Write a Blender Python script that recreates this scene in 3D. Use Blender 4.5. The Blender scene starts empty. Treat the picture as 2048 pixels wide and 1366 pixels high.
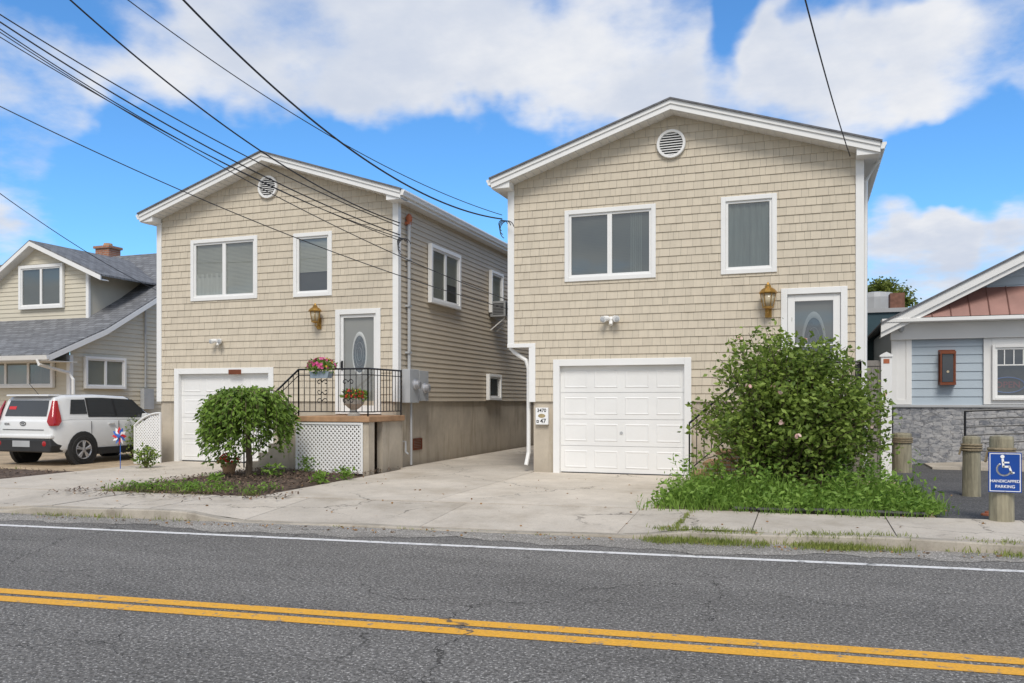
import bpy, bmesh, math, random
from mathutils import Vector, Matrix, Euler
random.seed(7)
R=math.radians; PI=math.pi
scn=bpy.context.scene; C=scn.collection
U=random.uniform; G=random.gauss
F=1650.;TH=R(19.6);CT,ST=math.cos(TH),math.sin(TH);H=1.6;HZ=800.;D=15.6
def at(px,py,Y):
    u=(px-1024)/F; k=Y/(CT+u*ST)
    return Vector((k*(-ST+u*CT),Y,H+k*(HZ-py)/F))
def atx(px,py,X):
    u=(px-1024)/F; k=X/(-ST+u*CT)
    return Vector((X,k*(CT+u*ST),H+k*(HZ-py)/F))
def gr(px,py,z=.14):
    u=(px-1024)/F; t=(H-z)*F/(py-HZ)
    return Vector((t*(-ST+u*CT),t*(CT+u*ST),z))
def fx(px,Y=D): return at(px,0,Y).x
M_=.095
def rd(x,c): return c+M_*x
# ------------------------------------------------------------------ materials
def node(nt,t,**kw):
    n=nt.nodes.new(t)
    for k,v in kw.items(): setattr(n,k,v)
    return n
def base_mat(name):
    m=bpy.data.materials.new(name); m.use_nodes=True
    nt=m.node_tree; b=nt.nodes['Principled BSDF']
    return m,nt,b
def L(nt,a,b): nt.links.new(a,b)
def sc(c,k): return (min(c[0]*k,1),min(c[1]*k,1),min(c[2]*k,1),1)
def mixc(nt,fac,a,b,blend='MIX'):
    n=nt.nodes.new('ShaderNodeMix'); n.data_type='RGBA'; n.blend_type=blend
    for s,v in ((n.inputs[0],fac),(n.inputs[6],a),(n.inputs[7],b)):
        if hasattr(v,'links'): L(nt,v,s)
        else: s.default_value=v if not isinstance(v,tuple) else (v if len(v)==4 else (*v,1))
    return n.outputs[2]
def mapr(nt,v,a,b,c=0.,d=1.,smooth=False):
    n=nt.nodes.new('ShaderNodeMapRange'); n.clamp=True
    if smooth: n.interpolation_type='SMOOTHSTEP'
    L(nt,v,n.inputs[0])
    n.inputs[1].default_value=a;n.inputs[2].default_value=b;n.inputs[3].default_value=c;n.inputs[4].default_value=d
    return n.outputs[0]
def grey(nt,f):
    cb=nt.nodes.new('ShaderNodeCombineColor')
    for i in range(3): L(nt,f,cb.inputs[i])
    return cb.outputs[0]
def coords(nt,scale=(1,1,1)):
    g=nt.nodes.new('ShaderNodeNewGeometry')
    mp=nt.nodes.new('ShaderNodeMapping'); mp.inputs['Scale'].default_value=scale
    L(nt,g.outputs['Position'],mp.inputs['Vector'])
    return mp.outputs[0],g
def noise(nt,vec,s,d=5,r=.55):
    n=node(nt,'ShaderNodeTexNoise'); n.inputs['Scale'].default_value=s
    n.inputs['Detail'].default_value=d; n.inputs['Roughness'].default_value=r
    L(nt,vec,n.inputs['Vector']); return n.outputs['Fac']
def bump(nt,b,h,st,dist=.02):
    n=node(nt,'ShaderNodeBump'); n.inputs['Strength'].default_value=st; n.inputs['Distance'].default_value=dist
    L(nt,h,n.inputs['Height']); L(nt,n.outputs[0],b.inputs['Normal'])
def crackmask(nt,v,scale,wid,dist,amp,msk=None):
    nz=node(nt,'ShaderNodeTexNoise'); nz.inputs['Scale'].default_value=dist; nz.inputs['Detail'].default_value=6; nz.inputs['Roughness'].default_value=.65; L(nt,v,nz.inputs['Vector'])
    ad=node(nt,'ShaderNodeVectorMath',operation='MULTIPLY_ADD'); L(nt,nz.outputs['Color'],ad.inputs[0]); ad.inputs[1].default_value=(amp,amp,0); L(nt,v,ad.inputs[2])
    vo=node(nt,'ShaderNodeTexVoronoi',feature='DISTANCE_TO_EDGE'); vo.inputs['Scale'].default_value=scale; L(nt,ad.outputs[0],vo.inputs['Vector'])
    k=mapr(nt,vo.outputs['Distance'],wid*.25,wid,.85,0)
    if msk:
        mk=mapr(nt,noise(nt,v,msk,2),.46,.54)
        mm=node(nt,'ShaderNodeMath',operation='MULTIPLY'); L(nt,k,mm.inputs[0]); L(nt,mk,mm.inputs[1]); k=mm.outputs[0]
    return k
def mat(name,col,rough=.6,var=.12,scale=3.,bmp=0.,bscale=60.,metal=0.,island=0.,stretch=(1,1,1),spec=.4,dirt=0.,coat=0.):
    m,nt,b=base_mat(name)
    v,g=coords(nt,stretch)
    f=mapr(nt,noise(nt,v,scale,4,.6),.3,.7)
    c=mixc(nt,f,sc(col,1-var),sc(col,1+var))
    if island: c=mixc(nt,1.,c,grey(nt,mapr(nt,g.outputs['Random Per Island'],0,1,1-island,1+island)),'MULTIPLY')
    if dirt:
        f3=mapr(nt,noise(nt,v,scale*.35,8,.7),.5,.68,0,dirt)
        c=mixc(nt,f3,c,sc(col,.45))
    L(nt,c,b.inputs['Base Color'])
    b.inputs['Roughness'].default_value=rough; b.inputs['Metallic'].default_value=metal
    b.inputs['Specular IOR Level'].default_value=spec
    if coat: b.inputs['Coat Weight'].default_value=coat
    if bmp: bump(nt,b,noise(nt,v,bscale,4,.6),bmp,.01)
    return m
def leafmat(name,dark,light,tr=.25):
    m,nt,b=base_mat(name)
    g=nt.nodes.new('ShaderNodeNewGeometry')
    n1=noise(nt,g.outputs['Position'],3.,2)
    mm=node(nt,'ShaderNodeMath',operation='MULTIPLY_ADD'); L(nt,g.outputs['Random Per Island'],mm.inputs[0]); mm.inputs[1].default_value=.65
    sb=node(nt,'ShaderNodeMath',operation='SUBTRACT'); L(nt,n1,sb.inputs[0]); sb.inputs[1].default_value=.32
    L(nt,sb.outputs[0],mm.inputs[2])
    c=mixc(nt,mapr(nt,mm.outputs[0],0,.85),(*dark,1),(*light,1))
    L(nt,c,b.inputs['Base Color']); b.inputs['Roughness'].default_value=.5; b.inputs['Specular IOR Level'].default_value=.3
    t=node(nt,'ShaderNodeBsdfTranslucent'); L(nt,c,t.inputs['Color'])
    mx=node(nt,'ShaderNodeMixShader'); mx.inputs[0].default_value=tr
    L(nt,b.outputs[0],mx.inputs[1]); L(nt,t.outputs[0],mx.inputs[2]); L(nt,mx.outputs[0],nt.nodes['Material Output'].inputs[0])
    return m
def glassmat(name,tint=(.62,.64,.62),fac=.10):
    m,nt,b=base_mat(name); nt.nodes.remove(b)
    t=node(nt,'ShaderNodeBsdfTransparent'); t.inputs[0].default_value=(*tint,1)
    g=node(nt,'ShaderNodeBsdfGlossy'); g.inputs['Roughness'].default_value=.03; g.inputs[0].default_value=(.8,.82,.82,1)
    v,_=coords(nt); nz=noise(nt,v,1.1,3)
    bn=node(nt,'ShaderNodeBump'); bn.inputs['Strength'].default_value=.12; L(nt,nz,bn.inputs['Height']); L(nt,bn.outputs[0],g.inputs['Normal'])
    mx=node(nt,'ShaderNodeMixShader'); mx.inputs[0].default_value=fac
    L(nt,t.outputs[0],mx.inputs[1]); L(nt,g.outputs[0],mx.inputs[2]); L(nt,mx.outputs[0],nt.nodes['Material Output'].inputs[0])
    return m
def asphaltmat(name,lo,hi,cracks=True,big=.35):
    m,nt,b=base_mat(name); v,g=coords(nt)
    sp=noise(nt,v,34,4,.8); sp2=noise(nt,v,48,2,.6)
    f=mapr(nt,sp,.40,.62); f2=mapr(nt,sp2,.58,.65)
    c=mixc(nt,f,(*lo,1),(*hi,1)); c=mixc(nt,f2,c,sc(hi,1.95))
    vs,_=coords(nt,(.25,1.1,1)); bg=mapr(nt,noise(nt,vs,big*2.2,7,.65),.35,.65,.84,1.15)
    c=mixc(nt,1.,c,grey(nt,bg),'MULTIPLY')
    bl=mapr(nt,noise(nt,v,4.5,6,.7),.52,.72,0,.3); c=mixc(nt,bl,c,sc(lo,.8))
    if cracks:
        c=mixc(nt,crackmask(nt,v,.38,.0035,1.3,1.1,.55),c,sc(lo,.3))
        c=mixc(nt,crackmask(nt,v,1.3,.005,2.5,.6,.8),c,sc(lo,.5))
    L(nt,c,b.inputs['Base Color']); b.inputs['Roughness'].default_value=.85; b.inputs['Specular IOR Level'].default_value=.12
    bump(nt,b,sp,.8,.014)
    return m
def paintmat(name,col,wear=(.36,.44)):
    m,nt,b=base_mat(name); v,g=coords(nt)
    f=mapr(nt,noise(nt,v,9,9,.75),*wear)
    n2=mapr(nt,noise(nt,v,45,4),.3,.7,.8,1.1)
    c=mixc(nt,1.,(*col,1),grey(nt,n2),'MULTIPLY')
    c=mixc(nt,f,(.19,.182,.172,1),c)
    c=mixc(nt,crackmask(nt,v,.38,.010,1.3,1.1,.55),c,(.06,.06,.06,1))
    L(nt,c,b.inputs['Base Color']); b.inputs['Roughness'].default_value=.7
    bump(nt,b,noise(nt,v,34,4,.8),.5,.01)
    return m
def concretemat(name,col,dark=.6,sc_=1.,crack=True):
    m,nt,b=base_mat(name); v,g=coords(nt)
    c=mixc(nt,mapr(nt,noise(nt,v,1.1*sc_,7,.65),.3,.7),sc(col,.82),sc(col,1.1))
    c=mixc(nt,mapr(nt,noise(nt,v,.6*sc_,8,.72),.50,.66,0,.6),c,sc((col[0],col[1]*.94,col[2]*.85),dark))
    c=mixc(nt,mapr(nt,noise(nt,v,50,3,.7),.5,.75,0,.45),c,sc(col,.5))
    c=mixc(nt,mapr(nt,noise(nt,v,6,6,.75),.55,.72,0,.45),c,sc((col[0],col[1]*.95,col[2]*.9),.55))
    c=mixc(nt,1.,c,grey(nt,mapr(nt,g.outputs['Random Per Island'],0,1,.88,1.08)),'MULTIPLY')
    if crack: c=mixc(nt,crackmask(nt,v,.34,.005,1.6,.9,.5),c,sc(col,.25))
    L(nt,c,b.inputs['Base Color']); b.inputs['Roughness'].default_value=.85; b.inputs['Specular IOR Level'].default_value=.2
    bump(nt,b,noise(nt,v,50,4,.7),.4,.01)
    return m
def foundmat(name,col):
    m,nt,b=base_mat(name); v,g=coords(nt); vs,_=coords(nt,(1.6,1.6,.22))
    c=mixc(nt,mapr(nt,noise(nt,v,1.5,8,.65),.3,.7),sc(col,.8),sc(col,1.12))
    c=mixc(nt,mapr(nt,noise(nt,vs,2.6,8,.7),.50,.66,0,.6),c,sc((col[0],col[1]*.93,col[2]*.84),.55))
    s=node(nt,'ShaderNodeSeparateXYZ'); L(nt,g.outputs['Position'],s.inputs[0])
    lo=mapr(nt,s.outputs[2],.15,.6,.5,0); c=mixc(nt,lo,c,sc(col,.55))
    L(nt,c,b.inputs['Base Color']); b.inputs['Roughness'].default_value=.9; b.inputs['Specular IOR Level'].default_value=.2
    bump(nt,b,noise(nt,v,40,5,.7),.4,.012); return m
def brickmat(name,c1,c2,mort,w,h,axes,rough=.85,msize=.012,bst=.5,off=.5):
    m,nt,b=base_mat(name); g=nt.nodes.new('ShaderNodeNewGeometry')
    s=node(nt,'ShaderNodeSeparateXYZ'); L(nt,g.outputs['Position'],s.inputs[0])
    cb=node(nt,'ShaderNodeCombineXYZ'); L(nt,s.outputs[axes[0]],cb.inputs[0]); L(nt,s.outputs[axes[1]],cb.inputs[1])
    br=node(nt,'ShaderNodeTexBrick'); br.offset=off
    br.inputs['Scale'].default_value=1; br.inputs['Brick Width'].default_value=w; br.inputs['Row Height'].default_value=h
    br.inputs['Mortar Size'].default_value=msize; br.inputs['Mortar Smooth'].default_value=.3; br.inputs['Bias'].default_value=0
    br.inputs['Color1'].default_value=(*c1,1); br.inputs['Color2'].default_value=(*c2,1); br.inputs['Mortar'].default_value=(*mort,1)
    L(nt,cb.outputs[0],br.inputs['Vector'])
    n=mapr(nt,noise(nt,g.outputs['Position'],6,6,.7),.3,.7,.75,1.2)
    c=mixc(nt,1.,br.outputs['Color'],grey(nt,n),'MULTIPLY')
    L(nt,c,b.inputs['Base Color']); b.inputs['Roughness'].default_value=rough
    iv=node(nt,'ShaderNodeMath',operation='SUBTRACT'); iv.inputs[0].default_value=1; L(nt,br.outputs['Fac'],iv.inputs[1])
    bump(nt,b,iv.outputs[0],bst,.015)
    return m
MT={}
MT['shake']=mat('tan_shake_siding',(.60,.528,.418),.75,.05,2.,.2,30,island=.045,stretch=(8,8,1))
MT['lap']=mat('tan_lap_siding',(.56,.485,.38),.65,.05,1.2,.1,30)
MT['cream']=mat('cream_lap_siding',(.62,.57,.46),.65,.05,1.2,.1,30)
MT['white']=mat('white_trim_paint',(.82,.815,.80),.45,.03,1.5,.05,40)
MT['soffit']=mat('white_soffit',(.74,.73,.71),.6,.06,2.)
MT['garage']=mat('white_garage_paint',(.80,.795,.78),.45,.05,1.,.08,25)
MT['doorgrey']=mat('grey_taupe_door_paint',(.42,.41,.385),.5,.05,1.)
MT['roofedge']=mat('grey_roof_shingle_edge',(.15,.15,.16),.9,.3,9.,.6,40)
MT['roof']=brickmat('grey_asphalt_shingles',(.14,.142,.15),(.22,.225,.235),(.08,.08,.08),.33,.16,(0,1),msize=.012,bst=.6)
MT['conc']=concretemat('worn_sidewalk_concrete',(.57,.51,.43))
MT['drive']=concretemat('driveway_concrete',(.58,.52,.44),.66)
MT['found']=foundmat('foundation_concrete',(.53,.465,.375))
MT['kerb']=concretemat('kerb_concrete',(.42,.375,.31),.5,2,False)
MT['asphalt']=asphaltmat('road_asphalt',(.088,.082,.075),(.25,.236,.216))
MT['lot']=asphaltmat('lot_asphalt',(.075,.074,.075),(.125,.122,.12),False)
MT['shoulder']=asphaltmat('road_shoulder',(.19,.176,.157),(.36,.335,.30),True,.8)
MT['yellow']=paintmat('yellow_road_paint',(.80,.40,.035))
MT['wline']=paintmat('white_road_paint',(.76,.74,.71),(.36,.47))
MT['glass']=glassmat('window_glass',(.68,.70,.68),.17)
MT['doorglass']=glassmat('storm_door_glass',(.80,.81,.80),.10)
MT['darkglass']=glassmat('dark_storm_glass',(.50,.52,.52),.16)
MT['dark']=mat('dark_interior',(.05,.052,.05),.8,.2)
MT['curtain']=mat('pale_curtain',(.62,.62,.58),.8,.1,3.,stretch=(6,6,.5))
MT['curtaing']=mat('grey_curtain',(.24,.275,.26),.8,.15,3.,stretch=(6,6,.5))
MT['blind']=mat('pale_blind_slats',(.54,.53,.47),.6,.1,1.)
MT['blindg']=mat('grey_blind_slats',(.15,.17,.16),.6,.1,1.)
MT['brass']=mat('aged_brass',(.42,.24,.06),.35,.2,10.,metal=.7)
MT['amber']=mat('amber_lamp_glass',(.50,.42,.28),.15,.15,6.,spec=.6)
MT['iron']=mat('black_wrought_iron',(.018,.018,.02),.4,.2,8.)
MT['terra']=mat('terracotta_slab',(.42,.25,.14),.75,.25,4.,.3,40)
MT['brickstep']=brickmat('brick_step',(.38,.17,.09),(.45,.22,.12),(.4,.36,.3),.2,.07,(0,2))
MT['greymetal']=mat('grey_utility_metal',(.42,.43,.44),.5,.08,2.)
MT['acgrey']=mat('grey_appliance_casing',(.26,.265,.27),.5,.08,2.)
MT['greyglass']=mat('grey_leaded_glass',(.15,.165,.18),.15,.35,14.,spec=.6)
MT['orange']=mat('rust_orange_cap',(.42,.13,.06),.6,.2,10.)
MT['mulch']=mat('brown_mulch',(.10,.07,.05),.95,.5,9.,1.,30)
MT['chips']=mat('bark_chips',(.12,.08,.055),.9,.3,9.,island=.6)
MT['soil']=mat('garden_soil',(.12,.10,.06),.95,.4,5.,1.,25)
MT['gravel']=mat('sandy_gravel',(.42,.32,.21),.95,.25,3.,.8,60,dirt=.5)
MT['earth']=mat('grassy_earth',(.14,.14,.07),.95,.4,.5,.5,10)
MT['carwhite']=mat('white_car_paint',(.76,.76,.75),.22,.02,1.,coat=.8)
MT['carglass']=mat('dark_car_glass',(.03,.034,.038),.05,.1,1.,spec=.9)
MT['plastic']=mat('black_car_plastic',(.03,.03,.031),.55,.15,5.)
MT['tyre']=mat('tyre_rubber',(.022,.022,.022),.8,.2,10.)
MT['rim']=mat('silver_rim',(.5,.5,.52),.35,.05,4.,metal=.6)
MT['tail']=mat('red_tail_lamp',(.36,.012,.015),.15,.1,4.,coat=.5)
MT['red']=mat('red_paint',(.6,.03,.035),.4,.1,4.)
MT['neonred']=mat('dim_red_tube',(.28,.05,.05),.4,.1,4.)
MT['blue']=mat('blue_paint',(.04,.13,.45),.4,.1,4.)
MT['signblue']=mat('sign_blue',(.008,.06,.30),.4,.06,3.)
MT['signwhite']=mat('sign_white',(.85,.85,.85),.4,.04,3.)
MT['black']=mat('black_lettering',(.012,.012,.012),.5,.1,3.)
MT['teal']=mat('dark_teal_cladding',(.04,.08,.10),.6,.1,2.)
MT['bluesiding']=mat('pale_blue_siding',(.43,.50,.56),.6,.04,1.)
MT['copper']=mat('brown_copper_metal_roof',(.24,.125,.105),.4,.15,2.,metal=.2)
MT['lampcopper']=mat('copper_lantern',(.22,.07,.035),.4,.2,8.,metal=.4)
MT['emblem']=mat('tan_emblem',(.38,.30,.16),.6,.2,30.)
MT['fence']=mat('grey_fence_boards',(.25,.23,.21),.7,.15,4.,stretch=(6,6,1))
MT['chimney']=brickmat('red_chimney_brick',(.36,.13,.07),(.42,.17,.09),(.35,.3,.26),.21,.075,(0,2))
MT['oldbrick']=mat('dark_brick',(.2,.1,.07),.9,.25,9.)
MT['bark']=mat('brown_bark',(.13,.095,.065),.9,.4,10.,1.,40,stretch=(3,3,.6))
MT['piling']=mat('weathered_piling_wood',(.30,.27,.19),.85,.3,4.,.9,25,stretch=(5,5,.6),dirt=.6)
MT['rope']=mat('brown_rope',(.25,.2,.13),.9,.3,30.,.8,80)
MT['urn']=mat('stone_urn',(.48,.46,.42),.8,.15,8.,.3,40)
MT['bluegrey']=mat('blue_grey_plastic',(.30,.36,.42),.5,.1,4.)
MT['leafmul']=leafmat('weeping_tree_leaves',(.045,.095,.012),(.27,.41,.07),.35)
MT['leafrose']=leafmat('rose_bush_leaves',(.05,.10,.014),(.30,.40,.08),.36)
MT['weed']=leafmat('weed_leaves',(.08,.17,.018),(.28,.43,.08),.38)
MT['drygrass']=leafmat('dry_grass',(.11,.16,.025),(.34,.37,.10),.3)
MT['leaftree']=leafmat('far_tree_leaves',(.06,.09,.012),(.22,.26,.05))
MT['litter']=leafmat('dry_leaf_litter',(.16,.08,.03),(.38,.22,.09),.1)
MT['pink']=leafmat('pink_petals',(.55,.03,.17),(.8,.18,.4),.2)
MT['redfl']=leafmat('red_petals',(.5,.02,.03),(.8,.14,.06),.2)
MT['palepink']=leafmat('pale_rose_petals',(.75,.42,.38),(.85,.65,.58),.2)
MT['yellowfl']=leafmat('yellow_petals',(.7,.4,.03),(.8,.6,.1),.2)
MT['wire']=mat('black_cable',(.03,.03,.035),.6,.1)
def stonemat():
    m,nt,b=base_mat('grey_ledge_stone'); v,g=coords(nt,(1.,1.,2.0))
    vo=node(nt,'ShaderNodeTexVoronoi',distance='CHEBYCHEV'); vo.inputs['Scale'].default_value=4.8; vo.inputs['Randomness'].default_value=.8; L(nt,v,vo.inputs['Vector'])
    v2=node(nt,'ShaderNodeTexVoronoi',feature='F2',distance='CHEBYCHEV'); v2.inputs['Scale'].default_value=4.8; v2.inputs['Randomness'].default_value=.8; L(nt,v,v2.inputs['Vector'])
    df=node(nt,'ShaderNodeMath',operation='SUBTRACT'); L(nt,v2.outputs['Distance'],df.inputs[0]); L(nt,vo.outputs['Distance'],df.inputs[1])
    s=node(nt,'ShaderNodeSeparateColor'); L(nt,vo.outputs['Color'],s.inputs[0])
    c=mixc(nt,s.outputs[0],(.15,.16,.185,1),(.38,.38,.39,1))
    c=mixc(nt,mapr(nt,noise(nt,v,6,8,.8),.42,.6,0,.75),c,(.48,.47,.46,1))
    c=mixc(nt,mapr(nt,noise(nt,v,9,6,.75),.5,.62,0,.8),c,(.11,.12,.145,1))
    c=mixc(nt,mapr(nt,df.outputs[0],.0,.035,.6,0),c,(.09,.09,.095,1))
    L(nt,c,b.inputs['Base Color']); b.inputs['Roughness'].default_value=.8
    bump(nt,b,mapr(nt,df.outputs[0],0,.1),.5,.03); return m
MT['stone']=stonemat()
# ------------------------------------------------------------------ mesh builder
IDT=lambda a,b,c: (a,b,c)
class MB:
    def __init__(s,T=None): s.v=[];s.f=[];s.T=T or IDT
    def add(s,pts,faces):
        o=len(s.v); s.v+= [tuple(s.T(*p)) for p in pts]; s.f+=[tuple(i+o for i in f) for f in faces]
    def box(s,x0,x1,y0,y1,z0,z1):
        s.add([(x0,y0,z0),(x1,y0,z0),(x1,y1,z0),(x0,y1,z0),(x0,y0,z1),(x1,y0,z1),(x1,y1,z1),(x0,y1,z1)],
              [(0,3,2,1),(4,5,6,7),(0,1,5,4),(1,2,6,5),(2,3,7,6),(3,0,4,7)])
        return s
    def poly(s,pts): s.add(pts,[tuple(range(len(pts)))]); return s
    def ring(s,a0,a1,z0,z1,w,b0,b1,wt=None,wb=None):
        wt=w if wt is None else wt; wb=w if wb is None else wb
        s.box(a0,a0+w,b0,b1,z0,z1); s.box(a1-w,a1,b0,b1,z0,z1)
        if wb: s.box(a0+w,a1-w,b0,b1,z0,z0+wb)
        if wt: s.box(a0+w,a1-w,b0,b1,z1-wt,z1)
        return s
    def prism(s,pts,axis,a,b):
        f={'y':lambda p,t:(p[0],t,p[1]),'x':lambda p,t:(t,p[0],p[1]),'z':lambda p,t:(p[0],p[1],t)}[axis]
        n=len(pts); P=[f(p,a) for p in pts]+[f(p,b) for p in pts]
        s.add(P,[tuple(range(n)),tuple(range(2*n-1,n-1,-1))]+[(i,(i+1)%n,(i+1)%n+n,i+n) for i in range(n)])
        return s
    def strip(s,top,o0,o1,axis,a,b):
        for p,q in zip(top,top[1:]):
            s.prism([(p[0],p[1]+o0),(q[0],q[1]+o0),(q[0],q[1]+o1),(p[0],p[1]+o1)],axis,a,b)
        return s
    def tube(s,pts,r,n=7,r1=None):
        pts=[Vector(p) for p in pts]; k=len(pts); P=[];Fc=[]
        for i,p in enumerate(pts):
            d=(pts[min(i+1,k-1)]-pts[max(i-1,0)])
            if d.length<1e-9: d=Vector((0,0,1))
            d.normalize(); ref=Vector((0,0,1)) if abs(d.z)<.95 else Vector((1,0,0))
            a=d.cross(ref).normalized(); b=d.cross(a)
            rr=r if r1 is None else r+(r1-r)*i/max(k-1,1)
            for j in range(n):
                t=2*PI*j/n; P.append(tuple(p+a*math.cos(t)*rr+b*math.sin(t)*rr))
        for i in range(k-1):
            for j in range(n):
                Fc.append((i*n+j,i*n+(j+1)%n,(i+1)*n+(j+1)%n,(i+1)*n+j))
        Fc.append(tuple(range(n-1,-1,-1))); Fc.append(tuple(range((k-1)*n,k*n)))
        s.add(P,Fc); return s
    def lathe(s,c,prof,n=16,axis='z'):
        c=Vector(c);P=[];Fc=[]
        for r,h in prof:
            for j in range(n):
                t=2*PI*j/n; a,b=r*math.cos(t),r*math.sin(t)
                P.append(tuple(c+Vector({'z':(a,b,h),'y':(a,h,b),'x':(h,a,b)}[axis])))
        for i in range(len(prof)-1):
            for j in range(n): Fc.append((i*n+j,i*n+(j+1)%n,(i+1)*n+(j+1)%n,(i+1)*n+j))
        Fc.append(tuple(range(n-1,-1,-1))); Fc.append(tuple(range((len(prof)-1)*n,len(prof)*n)))
        s.add(P,Fc); return s
    def leaf(s,p,d,l,w):
        d=d.normalized(); sd=d.cross(Vector((G(0,1),G(0,1),G(0,1))))
        if sd.length<1e-4: sd=Vector((1,0,0))
        sd.normalize(); m=p+d*(l*.45)
        nrm=d.cross(sd)*(w*.25)
        s.add([tuple(p),tuple(m+sd*w+nrm),tuple(p+d*l),tuple(m-sd*w+nrm)],[(0,1,2),(0,2,3)])
    def blade(s,p,h,lean,w):
        a=U(0,2*PI); dx,dy=math.cos(a),math.sin(a)
        q=(p[0]+dx*lean*.4,p[1]+dy*lean*.4,p[2]+h*.6); r=(p[0]+dx*lean,p[1]+dy*lean,p[2]+h)
        b=U(0,PI); wx,wy=math.cos(b)*w,math.sin(b)*w
        s.add([(p[0]-wx,p[1]-wy,p[2]),(p[0]+wx,p[1]+wy,p[2]),(q[0]+wx*.7,q[1]+wy*.7,q[2]),(q[0]-wx*.7,q[1]-wy*.7,q[2]),r],[(0,1,2,3),(3,2,4)])
    def build(s,name,m,parent=None,smooth=False,bevel=0,fix=True):
        off=Vector(); o=parent
        while o: off+=o.location; o=o.parent
        me=bpy.data.meshes.new(name)
        me.from_pydata([tuple(Vector(v)-off) for v in s.v],[],s.f)
        if fix and len(s.f)<30000:
            bm=bmesh.new(); bm.from_mesh(me); bmesh.ops.recalc_face_normals(bm,faces=bm.faces); bm.to_mesh(me); bm.free()
        me.materials.append(m if not isinstance(m,str) else MT[m])
        if smooth:
            for p in me.polygons: p.use_smooth=True
        ob=bpy.data.objects.new(name,me); C.objects.link(ob)
        if parent: ob.parent=parent
        if bevel:
            md=ob.modifiers.new('b','BEVEL'); md.width=bevel; md.segments=2; md.limit_method='ANGLE'
        return ob
def tag(o,label=None,cat=None,group=None,kind=None):
    if label:o['label']=label
    if cat:o['category']=cat
    if group:o['group']=group
    if kind:o['kind']=kind
    return o
def thing(name,loc,label,cat,group=None):
    o=bpy.data.objects.new(name,None); o.location=loc; o.empty_display_size=.2; C.objects.link(o)
    return tag(o,label,cat,group)
def struct(o): o['kind']='structure'; return o
def textm(body,size,name,m,parent,loc,rot,extr=.0015):
    cu=bpy.data.curves.new('t','FONT'); cu.body=body; cu.size=size; cu.align_x='CENTER'; cu.align_y='CENTER'; cu.extrude=extr; cu.offset=size*.012
    t=bpy.data.objects.new('t',cu); C.objects.link(t)
    bpy.context.view_layer.update()
    me=bpy.data.meshes.new_from_object(t.evaluated_get(bpy.context.evaluated_depsgraph_get()))
    bpy.data.objects.remove(t)
    off=Vector();o=parent
    while o: off+=o.location;o=o.parent
    me.transform(Matrix.Translation(Vector(loc)-off)@rot.to_4x4())
    me.materials.clear(); me.materials.append(MT[m]); me.name=name
    ob=bpy.data.objects.new(name,me); C.objects.link(ob); ob.parent=parent; return ob
FRONT=Euler((R(90),0,0)).to_matrix()
def TF(Y): return lambda a,b,z:(a,Y-b,z)
def TX(X): return lambda a,b,z:(X+b,a,z)
# ------------------------------------------------------------------ setting
struct(MB().poly([(-900,-900,-.03),(900,-900,-.03),(900,900,-.03),(-900,900,-.03)]).build('ground','earth'))
def strip_c(x0,x1,c0,c1,z): return [(x0,rd(x0,c0),z),(x1,rd(x1,c0),z),(x1,rd(x1,c1),z),(x0,rd(x0,c1),z)]
struct(MB().poly(strip_c(-90,90,-6,9.6,0)).build('road','asphalt'))
mb=MB()
xs=[-60+ i*.12 for i in range(800)]
ef=lambda x: 9.0+.11*math.sin(x*1.3)+.08*math.sin(x*3.1+1)+.05*math.sin(x*7.7)+.03*math.sin(x*19.)
for xa,xb in zip(xs,xs[1:]):
    mb.poly([(xa,rd(xa,ef(xa)),.004),(xb,rd(xb,ef(xb)),.004),(xb,rd(xb,9.6),.004),(xa,rd(xa,9.6),.004)])
struct(mb.build('road_shoulder','shoulder'))
mb=MB().poly(strip_c(-90,90,8.6,8.71,.0045)); struct(mb.build('white_edge_line','wline'))
mb=MB(); mb.poly(strip_c(-90,90,5.385,5.535,.004)); mb.poly(strip_c(-90,90,5.605,5.75,.004)); struct(mb.build('yellow_centre_line','yellow'))
KN=[(-60,.11),(-14.7,.11),(-14.1,.02),(-10.8,.02),(-10.2,.11),(-7.8,.11),(-7.1,.02),(-1.9,.02),(-1.3,.11),(60,.11)]
def hk(x):
    for (a,za),(b,zb) in zip(KN,KN[1:]):
        if a<=x<=b: return za+(zb-za)*(x-a)/(b-a)
    return .11
mb=MB()
for i in range(300):
    xa=-45+i*.25; xb=xa+.25
    za,zb=hk(xa)+.012*math.sin(xa*2.1),hk(xb)+.012*math.sin(xb*2.1)
    P=lambda x,c,z:(x,rd(x,c),z)
    mb.add([P(xa,9.6,-.02),P(xb,9.6,-.02),P(xb,9.615,zb-.015),P(xa,9.615,za-.015),P(xa,9.63,za),P(xb,9.63,zb),P(xb,9.76,zb),P(xa,9.76,za)],[(0,1,2,3),(3,2,5,4),(4,5,6,7)])
struct(mb.build('kerb','kerb'))
mb=MB()
bx=[-45.]
while bx[-1]<30: bx.append(bx[-1]+ (1.52 if not(-7<bx[-1]<-2.5) else 2.45))
def swz(x,c):
    k=hk(x); return k+(.135-k)*max(0,min(1,(c-9.77)/1.53))
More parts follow.
